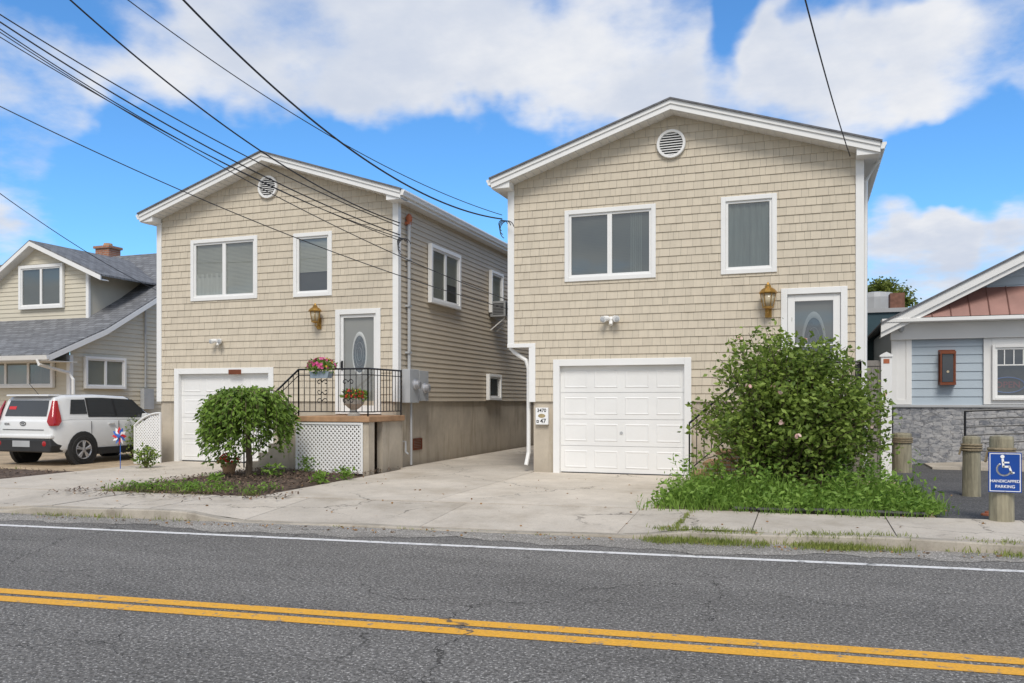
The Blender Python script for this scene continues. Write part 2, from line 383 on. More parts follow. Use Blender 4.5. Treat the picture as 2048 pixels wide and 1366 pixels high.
for xa,xb in zip(bx,bx[1:]):
    g=.006; n=4; cs=[9.775,10.3,10.8,11.29]
    dz=U(-.006,.006); V=[];Fc=[]
    for c in cs:
        for i in range(n+1):
            x=xa+g+(xb-xa-2*g)*i/n; V.append((x,rd(x,c),swz(x,c)+dz))
    for j in range(3):
        for i in range(n): a=j*(n+1)+i; Fc.append((a,a+1,a+n+2,a+n+1))
    o=len(V)
    for x,c in ((xa+g,cs[0]),(xb-g,cs[0]),(xb-g,cs[-1]),(xa+g,cs[-1])): V.append((x,rd(x,c),-.01))
    Fc+= [(0,n,o+1,o),(3*(n+1),3*(n+1)+n,o+2,o+3),(0,3*(n+1),o+3,o),(n,3*(n+1)+n,o+2,o+1)]
    mb.add(V,Fc)
struct(mb.build('sidewalk','conc'))
YB=60
mb=MB(); mb.prism([(-60,rd(-60,11.3)),(1.55,rd(1.55,11.3)),(1.55,YB),(-60,YB)],'z',-.05,.115); struct(mb.build('yard_soil','gravel'))
mb=MB(); mb.prism([(1.56,rd(1.56,11.3)),(50,rd(50,11.3)),(50,YB),(1.56,YB)],'z',-.05,.12); struct(mb.build('parking_lot','lot'))
def slabs(polys,name,m):
    mb=MB()
    for p in polys:
        n=len(p); mb.add([tuple(q) for q in p]+[(q[0],q[1],.05) for q in p],[tuple(range(n))]+[(i,(i+1)%n,(i+1)%n+n,i+n) for i in range(n)])
    return struct(mb.build(name,m))
def q4(x0,x1,y0a,y0b,y1,z0,z1,g=.005): return [(x0+g,y0a+g,z0),(x1-g,y0b+g,z0),(x1-g,y1-g,z1),(x0+g,y1-g,z1)]
P=[]
for xa,xb in ((-7.85,-5.1),(-5.1,-1.95)):
    P.append(q4(xa,xb,rd(xa,11.3),rd(xb,11.3),13.4,.138,.155)); P.append(q4(xa,xb,13.4,13.4,D+.3 if xb>-5 else 15.5,.155,.172))
for k in range(8): P.append(q4(-8.06,-5.12,15.5+k*2.6,15.5+k*2.6,15.5+(k+1)*2.6,.172,.175))
slabs(P,'driveway','drive')
xa,xb=-14.0,-10.85
slabs([q4(xa,xb,rd(xa,11.3),rd(xb,11.3),13.2,.138,.15),q4(xa,xb,13.2,13.2,D+.3,.15,.165)],'garage_driveway','drive')
def bed(x0,x1,c0,y1,z,amp,name,m,nx=40,ny=40):
    V=[];Fc=[]
    for j in range(ny+1):
        for i in range(nx+1):
            x=x0+(x1-x0)*i/nx; y0=rd(x,c0); y=y0+(y1-y0)*j/ny
            e=min(i,nx-i,j,ny-j); h=amp*min(1,e/6.)
            V.append((x,y,z+h*(.6+.5*math.sin(x*2.1)*math.sin(y*1.7))+ (U(-.012,.012) if e else -.03)))
    for j in range(ny):
        for i in range(nx): a=j*(nx+1)+i; Fc.append((a,a+1,a+nx+2,a+nx+1))
    mb=MB(); mb.add(V,Fc); return struct(mb.build(name,m,smooth=True))
bed(-10.83,-7.87,11.32,15.5,.13,.07,'mulch_bed','mulch')
bed(-1.93,1.52,11.32,15.5,.13,.07,'planting_bed','soil')
bed(-19.5,-14.05,11.32,13.1,.118,.04,'mulch_strip','mulch')
mb=MB()
for i in range(4600):
    if i<3000: x=U(-10.8,-7.9); y=U(rd(x,11.35),15.3); z=.17+.04
    elif i<4200: x=U(-19,-14.1); y=U(rd(x,11.35),13.0); z=.15
    else: x=U(-11.3,-7.3); y=rd(x,11.25)+G(0,.25); z=.17
    a=U(0,PI); l=U(.015,.05); w=U(.006,.014); dx,dy=math.cos(a),math.sin(a); t=U(-.015,.02)
    z+=U(-.02,.02)
    mb.add([(x-dx*l-dy*w,y-dy*l+dx*w,z-t),(x-dx*l+dy*w,y-dy*l-dx*w,z-t),(x+dx*l+dy*w,y+dy*l-dx*w,z+t),(x+dx*l-dy*w,y+dy*l+dx*w,z+t)],[(0,1,2,3)])
tag(mb.build('bark_mulch','chips',fix=False),'dark bark mulch chips covering the bed in front of the left house','mulch',kind='stuff')
# ------------------------------------------------------------------ siding generators
def clip(poly,f):
    out=[];n=len(poly)
    for i in range(n):
        a,b=poly[i],poly[(i+1)%n];fa,fb=f(a),f(b)
        if fa>=0: out.append(a)
        if (fa>=0)!=(fb>=0):
            t=fa/(fa-fb); out.append((a[0]+(b[0]-a[0])*t,a[1]+(b[1]-a[1])*t))
    return out
def subtract(rs,h):
    out=[]
    for (a0,a1,z0,z1) in rs:
        b0,b1,y0,y1=h
        if a1<=b0 or a0>=b1 or z1<=y0 or z0>=y1: out.append((a0,a1,z0,z1)); continue
        if a0<b0: out.append((a0,b0,z0,z1))
        if a1>b1: out.append((b1,a1,z0,z1))
        m0,m1=max(a0,b0),min(a1,b1)
        if z0<y0: out.append((m0,m1,z0,y0))
        if z1>y1: out.append((m0,m1,y1,z1))
    return out
def courses(T,a0,a1,z0,z1,ex,holes,clips,shake,lip=.024,inner=.004):
    mb=MB(T); z=z0
    while z<z1:
        zt=min(z+ex,z1)
        xs=[a0]
        if shake:
            x=a0-U(0,.15)
            while x<a1:
                x+=random.choice((.10,.12,.15,.18,.21))
                if x>a0+.03 and x<a1-.03: xs.append(x)
        xs.append(a1)
        for xa,xb in zip(xs,xs[1:]):
            g=.0014 if shake else 0
            rs=[(xa+g,xb-g,z,zt)]
            for h in holes: rs=subtract(rs,h)
            jz=U(-.002,.002) if shake else 0
            for (p,q,s0,s1) in rs:
                pl=[(p,s0),(q,s0),(q,s1),(p,s1)]
                for f in clips:
                    pl=clip(pl,f)
                    if len(pl)<3: break
                if len(pl)<3: continue
                bo=lambda zz: inner+(lip-inner)*(1-(zz-z)/ex)+jz
                n=len(pl); V=[(u,bo(w),w) for u,w in pl]; Fc=[tuple(range(n))]
                lo=[i for i in range(n) if abs(pl[i][1]-s0)<1e-6 and abs(pl[(i+1)%n][1]-s0)<1e-6]
                for i in lo:
                    m=len(V); V+=[(pl[i][0],inner-.004,s0),(pl[(i+1)%n][0],inner-.004,s0)]; Fc.append((i,m,m+1,(i+1)%n))
                mb.add(V,Fc)
        z=zt
    return mb
def window(root,T,a0,a1,z0,z1,panes=1,cover='blind',off=-.06,tw=.085,name='window'):
    w=MB(T).ring(a0,a1,z0,z1,tw,off,off+.10).build(name,'white',root,bevel=.006)
    i0,i1=a0+tw,a1-tw
    xs=[i0+(i1-i0)*k/panes for k in range(panes+1)]
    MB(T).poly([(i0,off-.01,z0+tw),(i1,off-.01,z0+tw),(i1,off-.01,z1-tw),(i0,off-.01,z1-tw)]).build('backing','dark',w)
    b=off+.012
    for k,(p,q) in enumerate(zip(xs,xs[1:])):
        MB(T).ring(p,q,z0+tw,z1-tw,.045,off+.02,off+.07).build('sash','white',w,bevel=.004)
        MB(T).poly([(p+.04,off+.04,z0+tw+.04),(q-.04,off+.04,z0+tw+.04),(q-.04,off+.04,z1-tw-.04),(p+.04,off+.04,z1-tw-.04)]).build('glass','glass',w)
        cv=cover[k] if isinstance(cover,(list,tuple)) else cover
        if cv in('curtain','curtaing','curtainlow','blindcurtain'):
            n=40; zz1=z1-tw if cv!='curtainlow' else z0+tw+(z1-z0)*.38
            V=[]; ph=U(0,6)
            p0=p if cv!='blindcurtain' else p+(q-p)*.45
            q0=q if cv!='blindcurtain' else p+(q-p)*.8
            mb=MB(T)
            for i in range(n+1):
                x=p0+.03+(q0-p0-.06)*i/n; d=.014*math.sin(i*.9+ph)+.008*math.sin(i*2.1)
                V+=[(x,b+d*.7+(.008 if cv=='blindcurtain' else 0),z0+tw),(x,b+d*.7+(.008 if cv=='blindcurtain' else 0),zz1)]
            mb.add(V,[(2*i,2*i+2,2*i+3,2*i+1) for i in range(n)]); mb.build('curtain','curtain' if cv in('curtain','curtainlow') else 'curtaing',w,smooth=True,fix=False)
        if cv in('blind','curtainlow','halfblind','blindg','blindcurtain'):
            mb=MB(T); z=z1-tw-.03; zz0=z0+tw if cv not in('curtainlow','halfblind') else z0+tw+(z1-z0)*.34
            while z>zz0:
                mb.add([(p+.03,b-.006,z+.013),(q-.03,b-.006,z+.013),(q-.03,b+.006,z-.021),(p+.03,b+.006,z-.021)],[(0,1,2,3)]); z-=.03
            mb.build('blind','blindg' if cv in('blindg','blindcurtain') else 'blind',w,fix=False)
    return w
# ------------------------------------------------------------------ fixtures
def lantern(root,x,z,s=1.):
    y=D-.02
    o=MB().box(x-.05*s,x+.05*s,y-.03,y,z-.27*s,z-.02).tube([(x,y-.02,z-.16*s),(x,y-.1,z-.24*s),(x,y-.17,z-.2*s),(x,y-.17,z-.14*s)],.013,6)
    c=(x,y-.17,z)
    o.lathe(c,[(.03,-.15*s),(.085*s,-.13*s),(.085*s,-.115*s)],8)
    for k in range(6):
        a=2*PI*k/6; ca,sa=math.cos(a),math.sin(a)
        o.tube([(x+.08*s*ca,y-.17+.08*s*sa,z-.12*s),(x+.12*s*ca,y-.17+.12*s*sa,z+.1*s)],.008,5)
    o.lathe(c,[(.14*s,.1*s),(.145*s,.115*s),(.1*s,.17*s),(.05*s,.2*s),(.05*s,.225*s),(.03*s,.24*s),(.012,.28*s)],10)
    l=o.build('wall_lantern','brass',root)
    MB().lathe(c,[(.07*s,-.112*s),(.11*s,.098*s)],10).build('lamp_glass','amber',l,smooth=True)
def floodlight(root,x,z,s=1.):
    y=D-.02
    o=MB().lathe((x,y,z),[(.06*s,0),(.06*s,-.03),(.03*s,-.04)],12,'y')
    for sx in(-1,1):
        o.tube([(x,y-.04,z),(x+sx*.07*s,y-.07,z+.02)],.015,6)
        o.tube([(x+sx*.06*s,y-.05,z+.03),(x+sx*.1*s,y-.12,z+.015),(x+sx*.12*s,y-.18,z)],.045*s,10,.06*s)
    o.tube([(x,y-.05,z-.03),(x,y-.09,z-.09*s)],.035*s,8)
    l=o.build('security_light','white',root)
    for sx in(-1,1): MB().lathe((x+sx*.12*s,y-.182,z),[(.048*s,0),(.03*s,-.01)],10,'y').build('lamp_lens','greymetal',l)
def gable_vent(root,x,z,r):
    y=D-.02
    o=MB(); n=28
    prof=[(r,-.0),(r,-.045),(r*.97,-.055),(r*.82,-.055),(r*.8,-.04),(r*.8,0)]
    o.lathe((x,y,z),prof,n,'y'); o.f=o.f[:-2]
    v=o.build('gable_vent','white',root)
    mb=MB(); k=9
    for i in range(k):
        zz=z-r*.78+2*r*.78*(i+.5)/k; hw=math.sqrt(max(0,(r*.8)**2-(zz-z)**2))
        h=r*1.56/k
        mb.add([(x-hw,y-.045,zz-h*.45),(x+hw,y-.045,zz-h*.45),(x+hw,y-.012,zz+h*.2),(x-hw,y-.012,zz+h*.2)],[(0,1,2,3)])
    mb.build('louvre','white',v,fix=False)
    MB().lathe((x,y-.006,z),[(r*.8,0),(r*.79,-.002)],n,'y').build('vent_backing','dark',v)
def garage_door(root,x0,x1,z0,z1,Y,rows=4,cols=4):
    T=TF(Y); w=MB(T).box(x0,x1,-.05,-.004,z0,z1)
    rh=(z1-z0)/rows
    for r in range(rows):
        za=z0+r*rh; w.box(x0,x1,0,.02,za+.004,za+rh-.003)
        cw=(x1-x0)/cols
        for c in range(cols):
            a0,a1=x0+c*cw+.07,x0+(c+1)*cw-.07; b0,b1=za+.09,za+rh-.09
            P=[(a0,.0205,b0),(a1,.0205,b0),(a1,.0205,b1),(a0,.0205,b1),(a0+.016,.029,b0+.016),(a1-.016,.029,b0+.016),(a1-.016,.029,b1-.016),(a0+.016,.029,b1-.016),
               (a0+.04,.0225,b0+.04),(a1-.04,.0225,b0+.04),(a1-.04,.0225,b1-.04),(a0+.04,.0225,b1-.04)]
            w.add(P,[(0,1,5,4),(1,2,6,5),(2,3,7,6),(3,0,4,7),(4,5,9,8),(5,6,10,9),(6,7,11,10),(7,4,8,11),(8,9,10,11)])
    d=w.build('garage_door','garage',root)
    MB(T).box(x0+.02,x1-.02,-.0,.03,z0-.03,z0+.005).build('weather_seal','plastic',d)
    cx=(x0+x1)/2; MB(T).lathe((cx,.02,z0+rh*1.5),[(.03,0),(.03,.012)],10,'y').build('lock_handle','greymetal',d)
    return d
def rail(mb,p,q,h,n,scroll=()):
    p,q=Vector(p),Vector(q); z=Vector((0,0,1))
    mb.tube([p+z*h,q+z*h],.02,6); mb.tube([p+z*.09,q+z*.09],.011,5); mb.tube([p+z*(h-.12),q+z*(h-.12)],.009,5)
    for i in range(n+1):
        a=p.lerp(q,i/n); e=(i in(0,n))
        mb.tube([a+z*(0 if e else .09),a+z*h],.016 if e else .008,5)
    d=(q-p).normalized()
    for fct in scroll:
        c=p.lerp(q,fct)
        for zz,s in ((h*.32,1),(h*.52,-1),(h*.72,1)):
            for sx in(-1,1):
                pts=[]
                for k in range(15):
                    a=k*.42; r=.065*(1-k/18); pts.append(c+d*(sx*(.07-r*math.cos(a)))+z*(zz+s*r*math.sin(a)))
                mb.tube(pts,.009,4)
# ------------------------------------------------------------------ the twin houses
ZB=1.57; LEN=14.
def house(cx,hw,rw,zp,label,inset,feat):
    x0,x1=cx-hw,cx+hw; sl=.325; ze=zp-sl*rw; YF=D-.38; YE=D+LEN+.3
    root=thing('house',(cx,D,.14),label,'house')
    T=TF(D)
    holes=[(a0+.03,a1-.03,z0+.03,z1-.03) for (a0,a1,z0,z1,_,_) in feat['windows']]
    d=feat['door']; holes.append((d[0]+.03,d[1]-.03,0,d[3]-.03))
    g=feat['garage']; holes.append((g[0]+.03,g[1]-.03,0,g[3]-.03))
    if inset: holes.append((x0-1,inset[0],0,inset[1]))
    mb=courses(T,x0,x1,ZB,zp,.152,holes,[lambda p:zp-.19-sl*(p[0]-cx)-p[1],lambda p:zp-.19+sl*(p[0]-cx)-p[1]],True,.019,.004)
    mb.build('shake_siding','shake',root,fix=False)
    zs=ze-.19
    for side,X in ((1,x1),(-1,x0)):
        TT=(lambda a,b,z,X=X,s=side:(X+s*b,a,z))
        zlo=inset[1] if (inset and side<0) else ZB
        courses(TT,D+.0,D+LEN,zlo,zs+.05,.112,[],[],False,.02,.002).build('lap_siding','lap',root,fix=False)
    if inset:
        TT=(lambda a,b,z:(inset[0]-b,a,z))
        courses(TT,D+.0,D+LEN,ZB,inset[1],.112,[],[],False,.02,.002).build('lap_siding','lap',root,fix=False)
        MB().box(x0,inset[0]+.03,D-.01,D+LEN,inset[1]-.02,inset[1]+.01).build('overhang_soffit','soffit',root)
    xl=inset[0] if inset else x0
    MB().box(xl+.04,x1-.04,D+.34,D+LEN-.02,.1,zs+.04).build('interior_wall','dark',root)
    MB().box(x0+.02,x1-.02,D+LEN-.015,D+LEN+.02,ZB,zs+.4).build('rear_wall','lap',root)
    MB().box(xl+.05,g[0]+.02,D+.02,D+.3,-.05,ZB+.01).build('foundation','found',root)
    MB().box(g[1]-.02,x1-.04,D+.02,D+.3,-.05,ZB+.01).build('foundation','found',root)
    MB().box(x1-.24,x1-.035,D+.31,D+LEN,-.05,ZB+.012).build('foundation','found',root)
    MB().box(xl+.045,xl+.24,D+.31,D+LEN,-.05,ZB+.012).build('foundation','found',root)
    topl=[(cx-rw-.03,ze-.01),(cx,zp),(cx+rw+.03,ze-.01)]
    rf=MB().strip(topl,0,-.03,'y',YF-.03,YE).build('roof','roofedge',root)
    t2=[(cx-rw,ze),(cx,zp),(cx+rw,ze)]
    MB().strip(t2,-.031,-.105,'y',YF-.0,YF+.03).strip(t2,-.105,-.205,'y',YF+.022,YF+.05).build('rake_fascia','white',rf)
    so=MB().strip(t2,-.196,-.21,'y',YF+.051,D+.05)
    n=46
    for i in range(n+1):
        x=cx-rw+.05+(2*rw-.1)*i/n; z=zp-.21-sl*abs(x-cx); so.box(x-.012,x+.012,YF+.06,D-.03,z-.012,z-.001)
    for s,X in((1,x1),(-1,x0)):
        xe=cx+s*rw; so.prism([(X-s*.03,zs-.012),(xe-s*.02,zs-.012),(xe-s*.02,zs),(X-s*.03,zs)],'y',D-.02,YE)
    so.build('soffit','soffit',rf)
    for s,X in((1,x1),(-1,x0)):
        xe=cx+s*rw; rt=MB()
        rt.prism([(X-s*.10,zs-.03),(xe,zs-.03),(xe,ze-.12),(X-s*.10,ze-.13+sl*(rw-hw))],'y',YF+.055,D-.03)
        rt.build('eave_return','white',rf,bevel=.006)
        MB().prism([(xe-s*.02,zs-.02),(xe+s*.004,zs-.02),(xe+s*.004,ze-.036),(xe-s*.02,ze-.036)],'y',D-.02,YE).build('eave_fascia','white',rf)
        xe=cx+s*(rw+.005)
        MB().prism([(xe,ze-.04),(xe+s*.09,ze-.04),(xe+s*.095,ze-.07),(xe+s*.07,ze-.11),(xe+s*.06,ze-.15),(xe,ze-.15)],'y',YF+.02,YE).build('gutter','white',rf)
    zl=inset[1] if inset else ZB-.01
    cb=[(x0-.035,x0+.1,zl,zs),(x1-.1,x1+.035,ZB-.01,zs)]
    if inset: cb.append((inset[0]-.035,inset[0]+.1,ZB-.01,inset[1]+.05))
    for a,b,z0,z1 in cb: MB().box(a,b,D-.04,D+.1,z0,z1).build('corner_board','white',root,bevel=.006)
    if inset: MB().box(x0-.04,inset[0]+.02,D-.045,D-.005,inset[1]-.03,inset[1]+.05).build('skirt_board','white',root,bevel=.006)
    for (a0,a1,z0,z1,n,cv) in feat['windows']: window(root,T,a0,a1,z0,z1,n,cv)
    tw=.13
    MB(T).ring(g[0],g[1],.14,g[3],tw,-.12,.035,wb=0).build('garage_frame','white',root,bevel=.006)
    garage_door(root,g[0]+tw,g[1]-tw,.185,g[3]-tw,D+.1)
    gable_vent(root,*feat['vent']); lantern(root,*feat['lantern']); floodlight(root,*feat['flood'])
    return root
def rect(px0,px1,pt,pb):
    m=(px0+px1)/2; return (fx(px0),fx(px1),at(m,pb,D).z,at(m,pt,D).z)
cxL,cxR=-11.275,-2.34
vL=at(538,375,D);lL=at(640,634,D);sL=at(441,684,D)
hL=house(cxL,3.155,3.40,7.08,'left-hand tan shingled two-storey house with white lattice porch and weeping tree in front',None,dict(
    windows=[(*rect(383,516,476,600),2,['curtainlow','blind']),(*rect(588,665,465,593),1,'halfblind')],
    door=rect(672,762,618,822),garage=rect(350,548,736,930),vent=(vL.x,vL.z,.255),lantern=(lL.x,lL.z,1.),flood=(sL.x,sL.z,.95)))
vR=at(1343,289,D);lR=at(1537,602,D);sR=at(1224,640,D)
insR=(fx(1062),at(1060,692,D).z)
hR=house(cxR,3.26,3.53,7.15,'right-hand tan shingled two-storey house with wide white garage door behind a big rose bush',insR,dict(
    windows=[(*rect(1130,1312,415,560),2,['blindg','blindcurtain']),(*rect(1442,1554,391,547),1,'curtaing')],
    door=rect(1562,1695,575,830),garage=rect(1107,1383,717,952),vent=(vR.x,vR.z,.27),lantern=(lR.x,lR.z,1.12),flood=(sR.x,sR.z,1.1)))
def door(root,r,zbot,style):
    T=TF(D); a0,a1,_,z1=r; z0=zbot; tw=.11
    MB(T).ring(a0,a1,z0,z1,tw,-.08,.04,wb=.03).build('door_frame','white',root,bevel=.006)
    i0,i1=a0+tw,a1-tw; cx=(i0+i1)/2; hgt=z1-tw-z0
    d=MB(T).box(i0,i1,-.12,-.06,z0+.03,z1-tw).build('door','doorgrey',root)
    zc=z0+hgt*(.60 if style==0 else .58); ra,rb=(.15,.40) if style==0 else (.17,.5)
    o=MB(T); n=28;V=[];Fc=[]
    for k in range(n):
        a=2*PI*k/n
        for s,b in((1.22,-.058),(1.12,-.035),(1.,-.05)): V.append((cx+ra*s*math.cos(a),b,zc+rb*s*math.sin(a)))
    for k in range(n):
        m=(k+1)%n
        for j in range(2): Fc.append((k*3+j,m*3+j,m*3+j+1,k*3+j+1))
    o.add(V,Fc); o.build('oval_moulding','white',d,smooth=True)
    p=MB(T); p.poly([(cx+ra*math.cos(2*PI*k/n),-.054,zc+rb*math.sin(2*PI*k/n)) for k in range(n)]); p.build('oval_glass','greyglass',d)
    q=MB(T)
    for s in(.35,.65): q.tube([(cx+ra*s*math.cos(2*PI*k/20),-.05,zc+rb*s*math.sin(2*PI*k/20)) for k in range(21)],.005,4)
    q.build('leaded_pattern','greymetal',d)
    s=MB(T); zk=z0+.04
    if style==0: s.ring(i0+.005,i1-.005,zk,z1-tw-.005,.065,-.045,-.005,wb=.14)
    else:
        s.ring(i0+.005,i1-.005,zk,z1-tw-.005,.12,-.045,-.005,wb=.78); s.box(i0+.125,i1-.125,-.04,-.008,z0+1.25,z0+1.29)
    sd=s.build('storm_door','white',root,bevel=.005)
    MB(T).poly([(i0+.05,-.025,zk+.1),(i1-.05,-.025,zk+.1),(i1-.05,-.025,z1-tw-.05),(i0+.05,-.025,z1-tw-.05)]).build('storm_glass','doorglass' if style==0 else 'darkglass',sd)
    hx=i0+.045 if style==0 else i1-.06
    MB(T).box(hx-.02,hx+.02,-.004,.012,z0+.95,z0+1.15).tube([(hx,.012,z0+1.0),(hx,.05,z0+1.0),(hx,.05,z0+1.12),(hx,.012,z0+1.12)],.01,6).build('door_handle','iron',sd)
door(hL,rect(672,762,618,822),1.30,0); door(hR,rect(1562,1695,575,830),1.30,1)
XS=hL.location.x+3.155
def srect(px0,px1,pt0,pb0,X=XS):
    a=atx(px0,pt0,X); b=atx(px0,pb0,X); c=atx(px1,pt0,X); return a.y,c.y,b.z,a.z
TS=TX(XS+.012)
r=srect(853,913,487,605); window(hL,TS,r[0],r[1],r[2],r[3],2,['blind','halfblind'],off=.02)
r=srect(975,999,540,625); window(hL,TS,r[0],r[1],r[2],r[3],1,'blind',off=.02,tw=.07)
r2=srect(970,995,748,800); window(hL,TS,r2[0],r2[1],r2[2],r2[3],1,'none',off=.02,tw=.07)
ac=srect(976,1006,604,634)
t=thing('air_conditioner',(XS+.2,ac[0]+.35,ac[2]),'grey window air conditioner jutting from the far side window of the left tan house','air conditioner')
MB().box(XS+.06,XS+.5,ac[0],ac[0]+.66,ac[2],ac[2]+.42).build('casing','acgrey',t,bevel=.01)
m=MB()
for k in range(9): m.box(XS+.502,XS+.508,ac[0]+.04,ac[0]+.62,ac[2]+.04+k*.04,ac[2]+.065+k*.04)
for k in range(8): m.box(XS+.15,XS+.45,ac[0]-.006,ac[0]-.002,ac[2]+.06+k*.04,ac[2]+.08+k*.04)
m.build('grille','plastic',t)
for dy in(.1,.55): MB().tube([(XS+.04,ac[0]+dy,ac[2]-.35),(XS+.46,ac[0]+dy,ac[2]-.02)],.015,5).build('bracket','white',t)
y0=15.74
for ya,yb,za,zb_,zc in((y0,y0+.44,1.54,2.26,1.93),(y0+.455,y0+.92,1.58,2.24,1.86)):
    mbx=MB().box(XS+.03,XS+.22,ya,yb,za,zb_).build('electric_meter_box','greymetal',hL,bevel=.008)
    MB().lathe((XS+.22,(ya+yb)/2,zc),[(.11,-.01),(.11,.03),(.095,.05),(.09,.12),(.06,.14)],16,'x').build('meter_dial','rim',mbx)
cy=y0+.22
m=MB().tube([(XS+.09,cy,2.2),(XS+.09,cy,5.45)],.035,8)
for z in(2.6,3.6,4.6): m.box(XS+.02,XS+.13,cy-.06,cy+.06,z,z+.04)
cd=m.build('service_conduit','greymetal',hL)
MB().lathe((XS+.09,cy,5.42),[(.05,0),(.07,.05),(.07,.11),(.045,.16),(.02,.18)],10).box(XS-.0,XS+.12,cy-.06,cy+.06,5.37,5.425).build('weatherhead','orange',cd)
MB().tube([(XS+.08,cy+.12,1.56),(XS+.08,cy+.12,.2)],.025,7).build('ground_conduit','greymetal',hL)
MB().tube([(XS+.02,y0,.72),(XS+.12,y0,.72),(XS+.12,y0,.5),(XS+.2,y0-.05,.46)],.02,6).build('gas_pipe','greymetal',hL)
v=atx(837,888,XS+.0)
m=MB(TX(XS-.03)); m.ring(v.y-.22,v.y+.22,v.z-.13,v.z+.13,.025,0,.02)
for k in range(6): m.box(v.y-.19,v.y+.19,.002,.014,v.z-.1+k*.035,v.z-.08+k*.035)
m.build('foundation_vent','lampcopper',hL)
p=at(472,744,D); MB(TF(D)).box(p.x-.17,p.x+.17,.036,.05,p.z-.055,p.z+.055).build('house_plaque','lampcopper',hL)
def loops(root,c,n=3):
    for k in range(n):
        pts=[]; r=.06+.03*k
        for i in range(17):
            a=PI*.1+i/16*PI*1.25; pts.append((c.x+.1+r*math.cos(a)+.05*k,c.y-.05-.03*k,c.z-.05+r*math.sin(a)*1.2-.05*k))
        MB().tube(pts,.009,5).build('drip_loop','wire',root)
loops(hL,Vector((XS-.0,D-.03,4.98)),4); loops(hR,Vector((hR.location.x-3.5,D-.05,5.18)),4)
xi=insR[0]; cR=hR.location.x
MB().tube([(cR-3.3,D+.15,insR[1]-.02),(cR-3.2,D+.12,insR[1]-.12),(xi-.14,D+.12,insR[1]-.28),(xi-.09,D+.12,insR[1]-.45),(xi-.09,D+.12,.55),(xi-.12,D+.05,.3)],.042,8).build('downspout','white',hR)
MB().tube([(cR-3.31,D+.18,5.6),(cR-3.31,D+.18,insR[1])],.04,8).build('downspout','white',hR)
MB().tube([(cR+3.56,D+.35,5.85),(cR+3.34,D+.4,5.5),(cR+3.32,D+.4,.4)],.045,8).build('downspout','white',hR)
pm=at(1085,832,D); t=thing('mailbox',(pm.x,D-.02,pm.z-.2),'white wall mailbox with house numbers on the concrete pier left of the garage','mailbox')
Tm=TF(D+.015)
MB(Tm).box(pm.x-.13,pm.x+.13,.0,.07,pm.z-.17,pm.z+.165).build('box','signwhite',t,bevel=.008)
e=MB(TF(D-.055)); e.poly([(pm.x+.075*math.cos(2*PI*k/20),.003,pm.z+.005+.04*math.sin(2*PI*k/20)) for k in range(20)]); e.build('emblem','emblem',t,fix=False)
textm('3470',.095,'number','black',t,(pm.x,D-.058,pm.z+.11),FRONT)
textm('47',.12,'number','black',t,(pm.x+.03,D-.058,pm.z-.1),FRONT)
MB(TF(D-.055)).ring(pm.x-.105,pm.x-.06,pm.z-.13,pm.z-.08,.012,.001,.004).build('label_mark','black',t)
# ------------------------------------------------------------------ porches
def lattice(mb,T,a0,a1,z0,z1,sp=.085,w=.017,top=None):
    for s,b in((1,.0),(-1,.007)):
        k=-(z1-z0)-.2
        while k<(a1-a0)+(z1-z0)+.2:
            e=s*(z1-z0+.1)
            q=[(a0+k-w,z0-.05),(a0+k+w,z0-.05),(a0+k+w+e,z1+.05),(a0+k-w+e,z1+.05)]
            for f in(lambda p:p[0]-a0,lambda p:a1-p[0],lambda p:p[1]-z0,(lambda p:z1-p[1]) if top is None else top):
                q=clip(q,f)
                if len(q)<3: break
            if len(q)>=3:
                n=len(q)
                mb.add([T(x,b,z) for x,z in q]+[T(x,b+.006,z) for x,z in q],[tuple(range(n)),tuple(range(2*n-1,n-1,-1))]+[(i,(i+1)%n,(i+1)%n+n,i+n) for i in range(n)])
            k+=sp
YP=14.1; SX0,SX1=-9.6,-7.93
po=MB().box(SX0,SX1,YP-.05,D-.03,1.17,1.28).build('porch_slab','terra',hL,bevel=.012)
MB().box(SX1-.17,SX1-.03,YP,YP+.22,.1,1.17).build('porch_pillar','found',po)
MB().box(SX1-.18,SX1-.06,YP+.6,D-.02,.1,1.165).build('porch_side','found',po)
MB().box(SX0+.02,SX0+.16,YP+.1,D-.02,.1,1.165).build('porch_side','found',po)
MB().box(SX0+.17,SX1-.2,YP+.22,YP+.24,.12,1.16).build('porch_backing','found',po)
lat=MB(); lattice(lat,TF(YP-.0),SX0+.02,SX1-.16,.2,1.15,.088,.021); lo=lat.build('lattice_panel','white',po)
MB(TF(YP)).ring(SX0,SX1-.15,.17,1.165,.045,.014,.03).build('lattice_frame','white',lo)
m=MB()
for k in range(6):
    x=SX0-.02-k*.24; z=1.28-.19*(k+1); m.box(x-.24,x,YP+.1,D-.12,.1,z)
m.build('porch_steps','found',po)
m=MB()
rail(m,(SX0+.04,YP+.02,1.28),(SX1-.06,YP+.02,1.28),.93,12,(.35,.72))
rail(m,(SX1-.06,YP+.02,1.28),(SX1-.06,D-.1,1.28),.93,11)
rail(m,(SX0-1.35,YP+.12,.2),(SX0+.04,YP+.02,1.28),.93,11,(.55,))
m.build('porch_railing','iron',hL)
RX0,RX1=-.75,.88
po=MB().box(RX0,RX1,14.15,D-.03,1.17,1.28).build('porch_slab','terra',hR,bevel=.012)
MB().box(RX0+.04,RX1-.04,14.2,D-.02,.1,1.165).build('porch_wall','found',po)
m=MB()
for k in range(5):
    x=RX0-.02-k*.22; z=1.28-.19*(k+1); m.box(x-.25,x,14.5,D-.12,z-.045,z)
m.build('porch_steps','terra',po)
m=MB()
for k in range(5):
    x=RX0-.02-k*.22; z=1.28-.19*(k+1); m.box(x-.21,x-.0,14.53,D-.14,.1,z-.047)
m.build('step_base','brickstep',po)
m=MB()
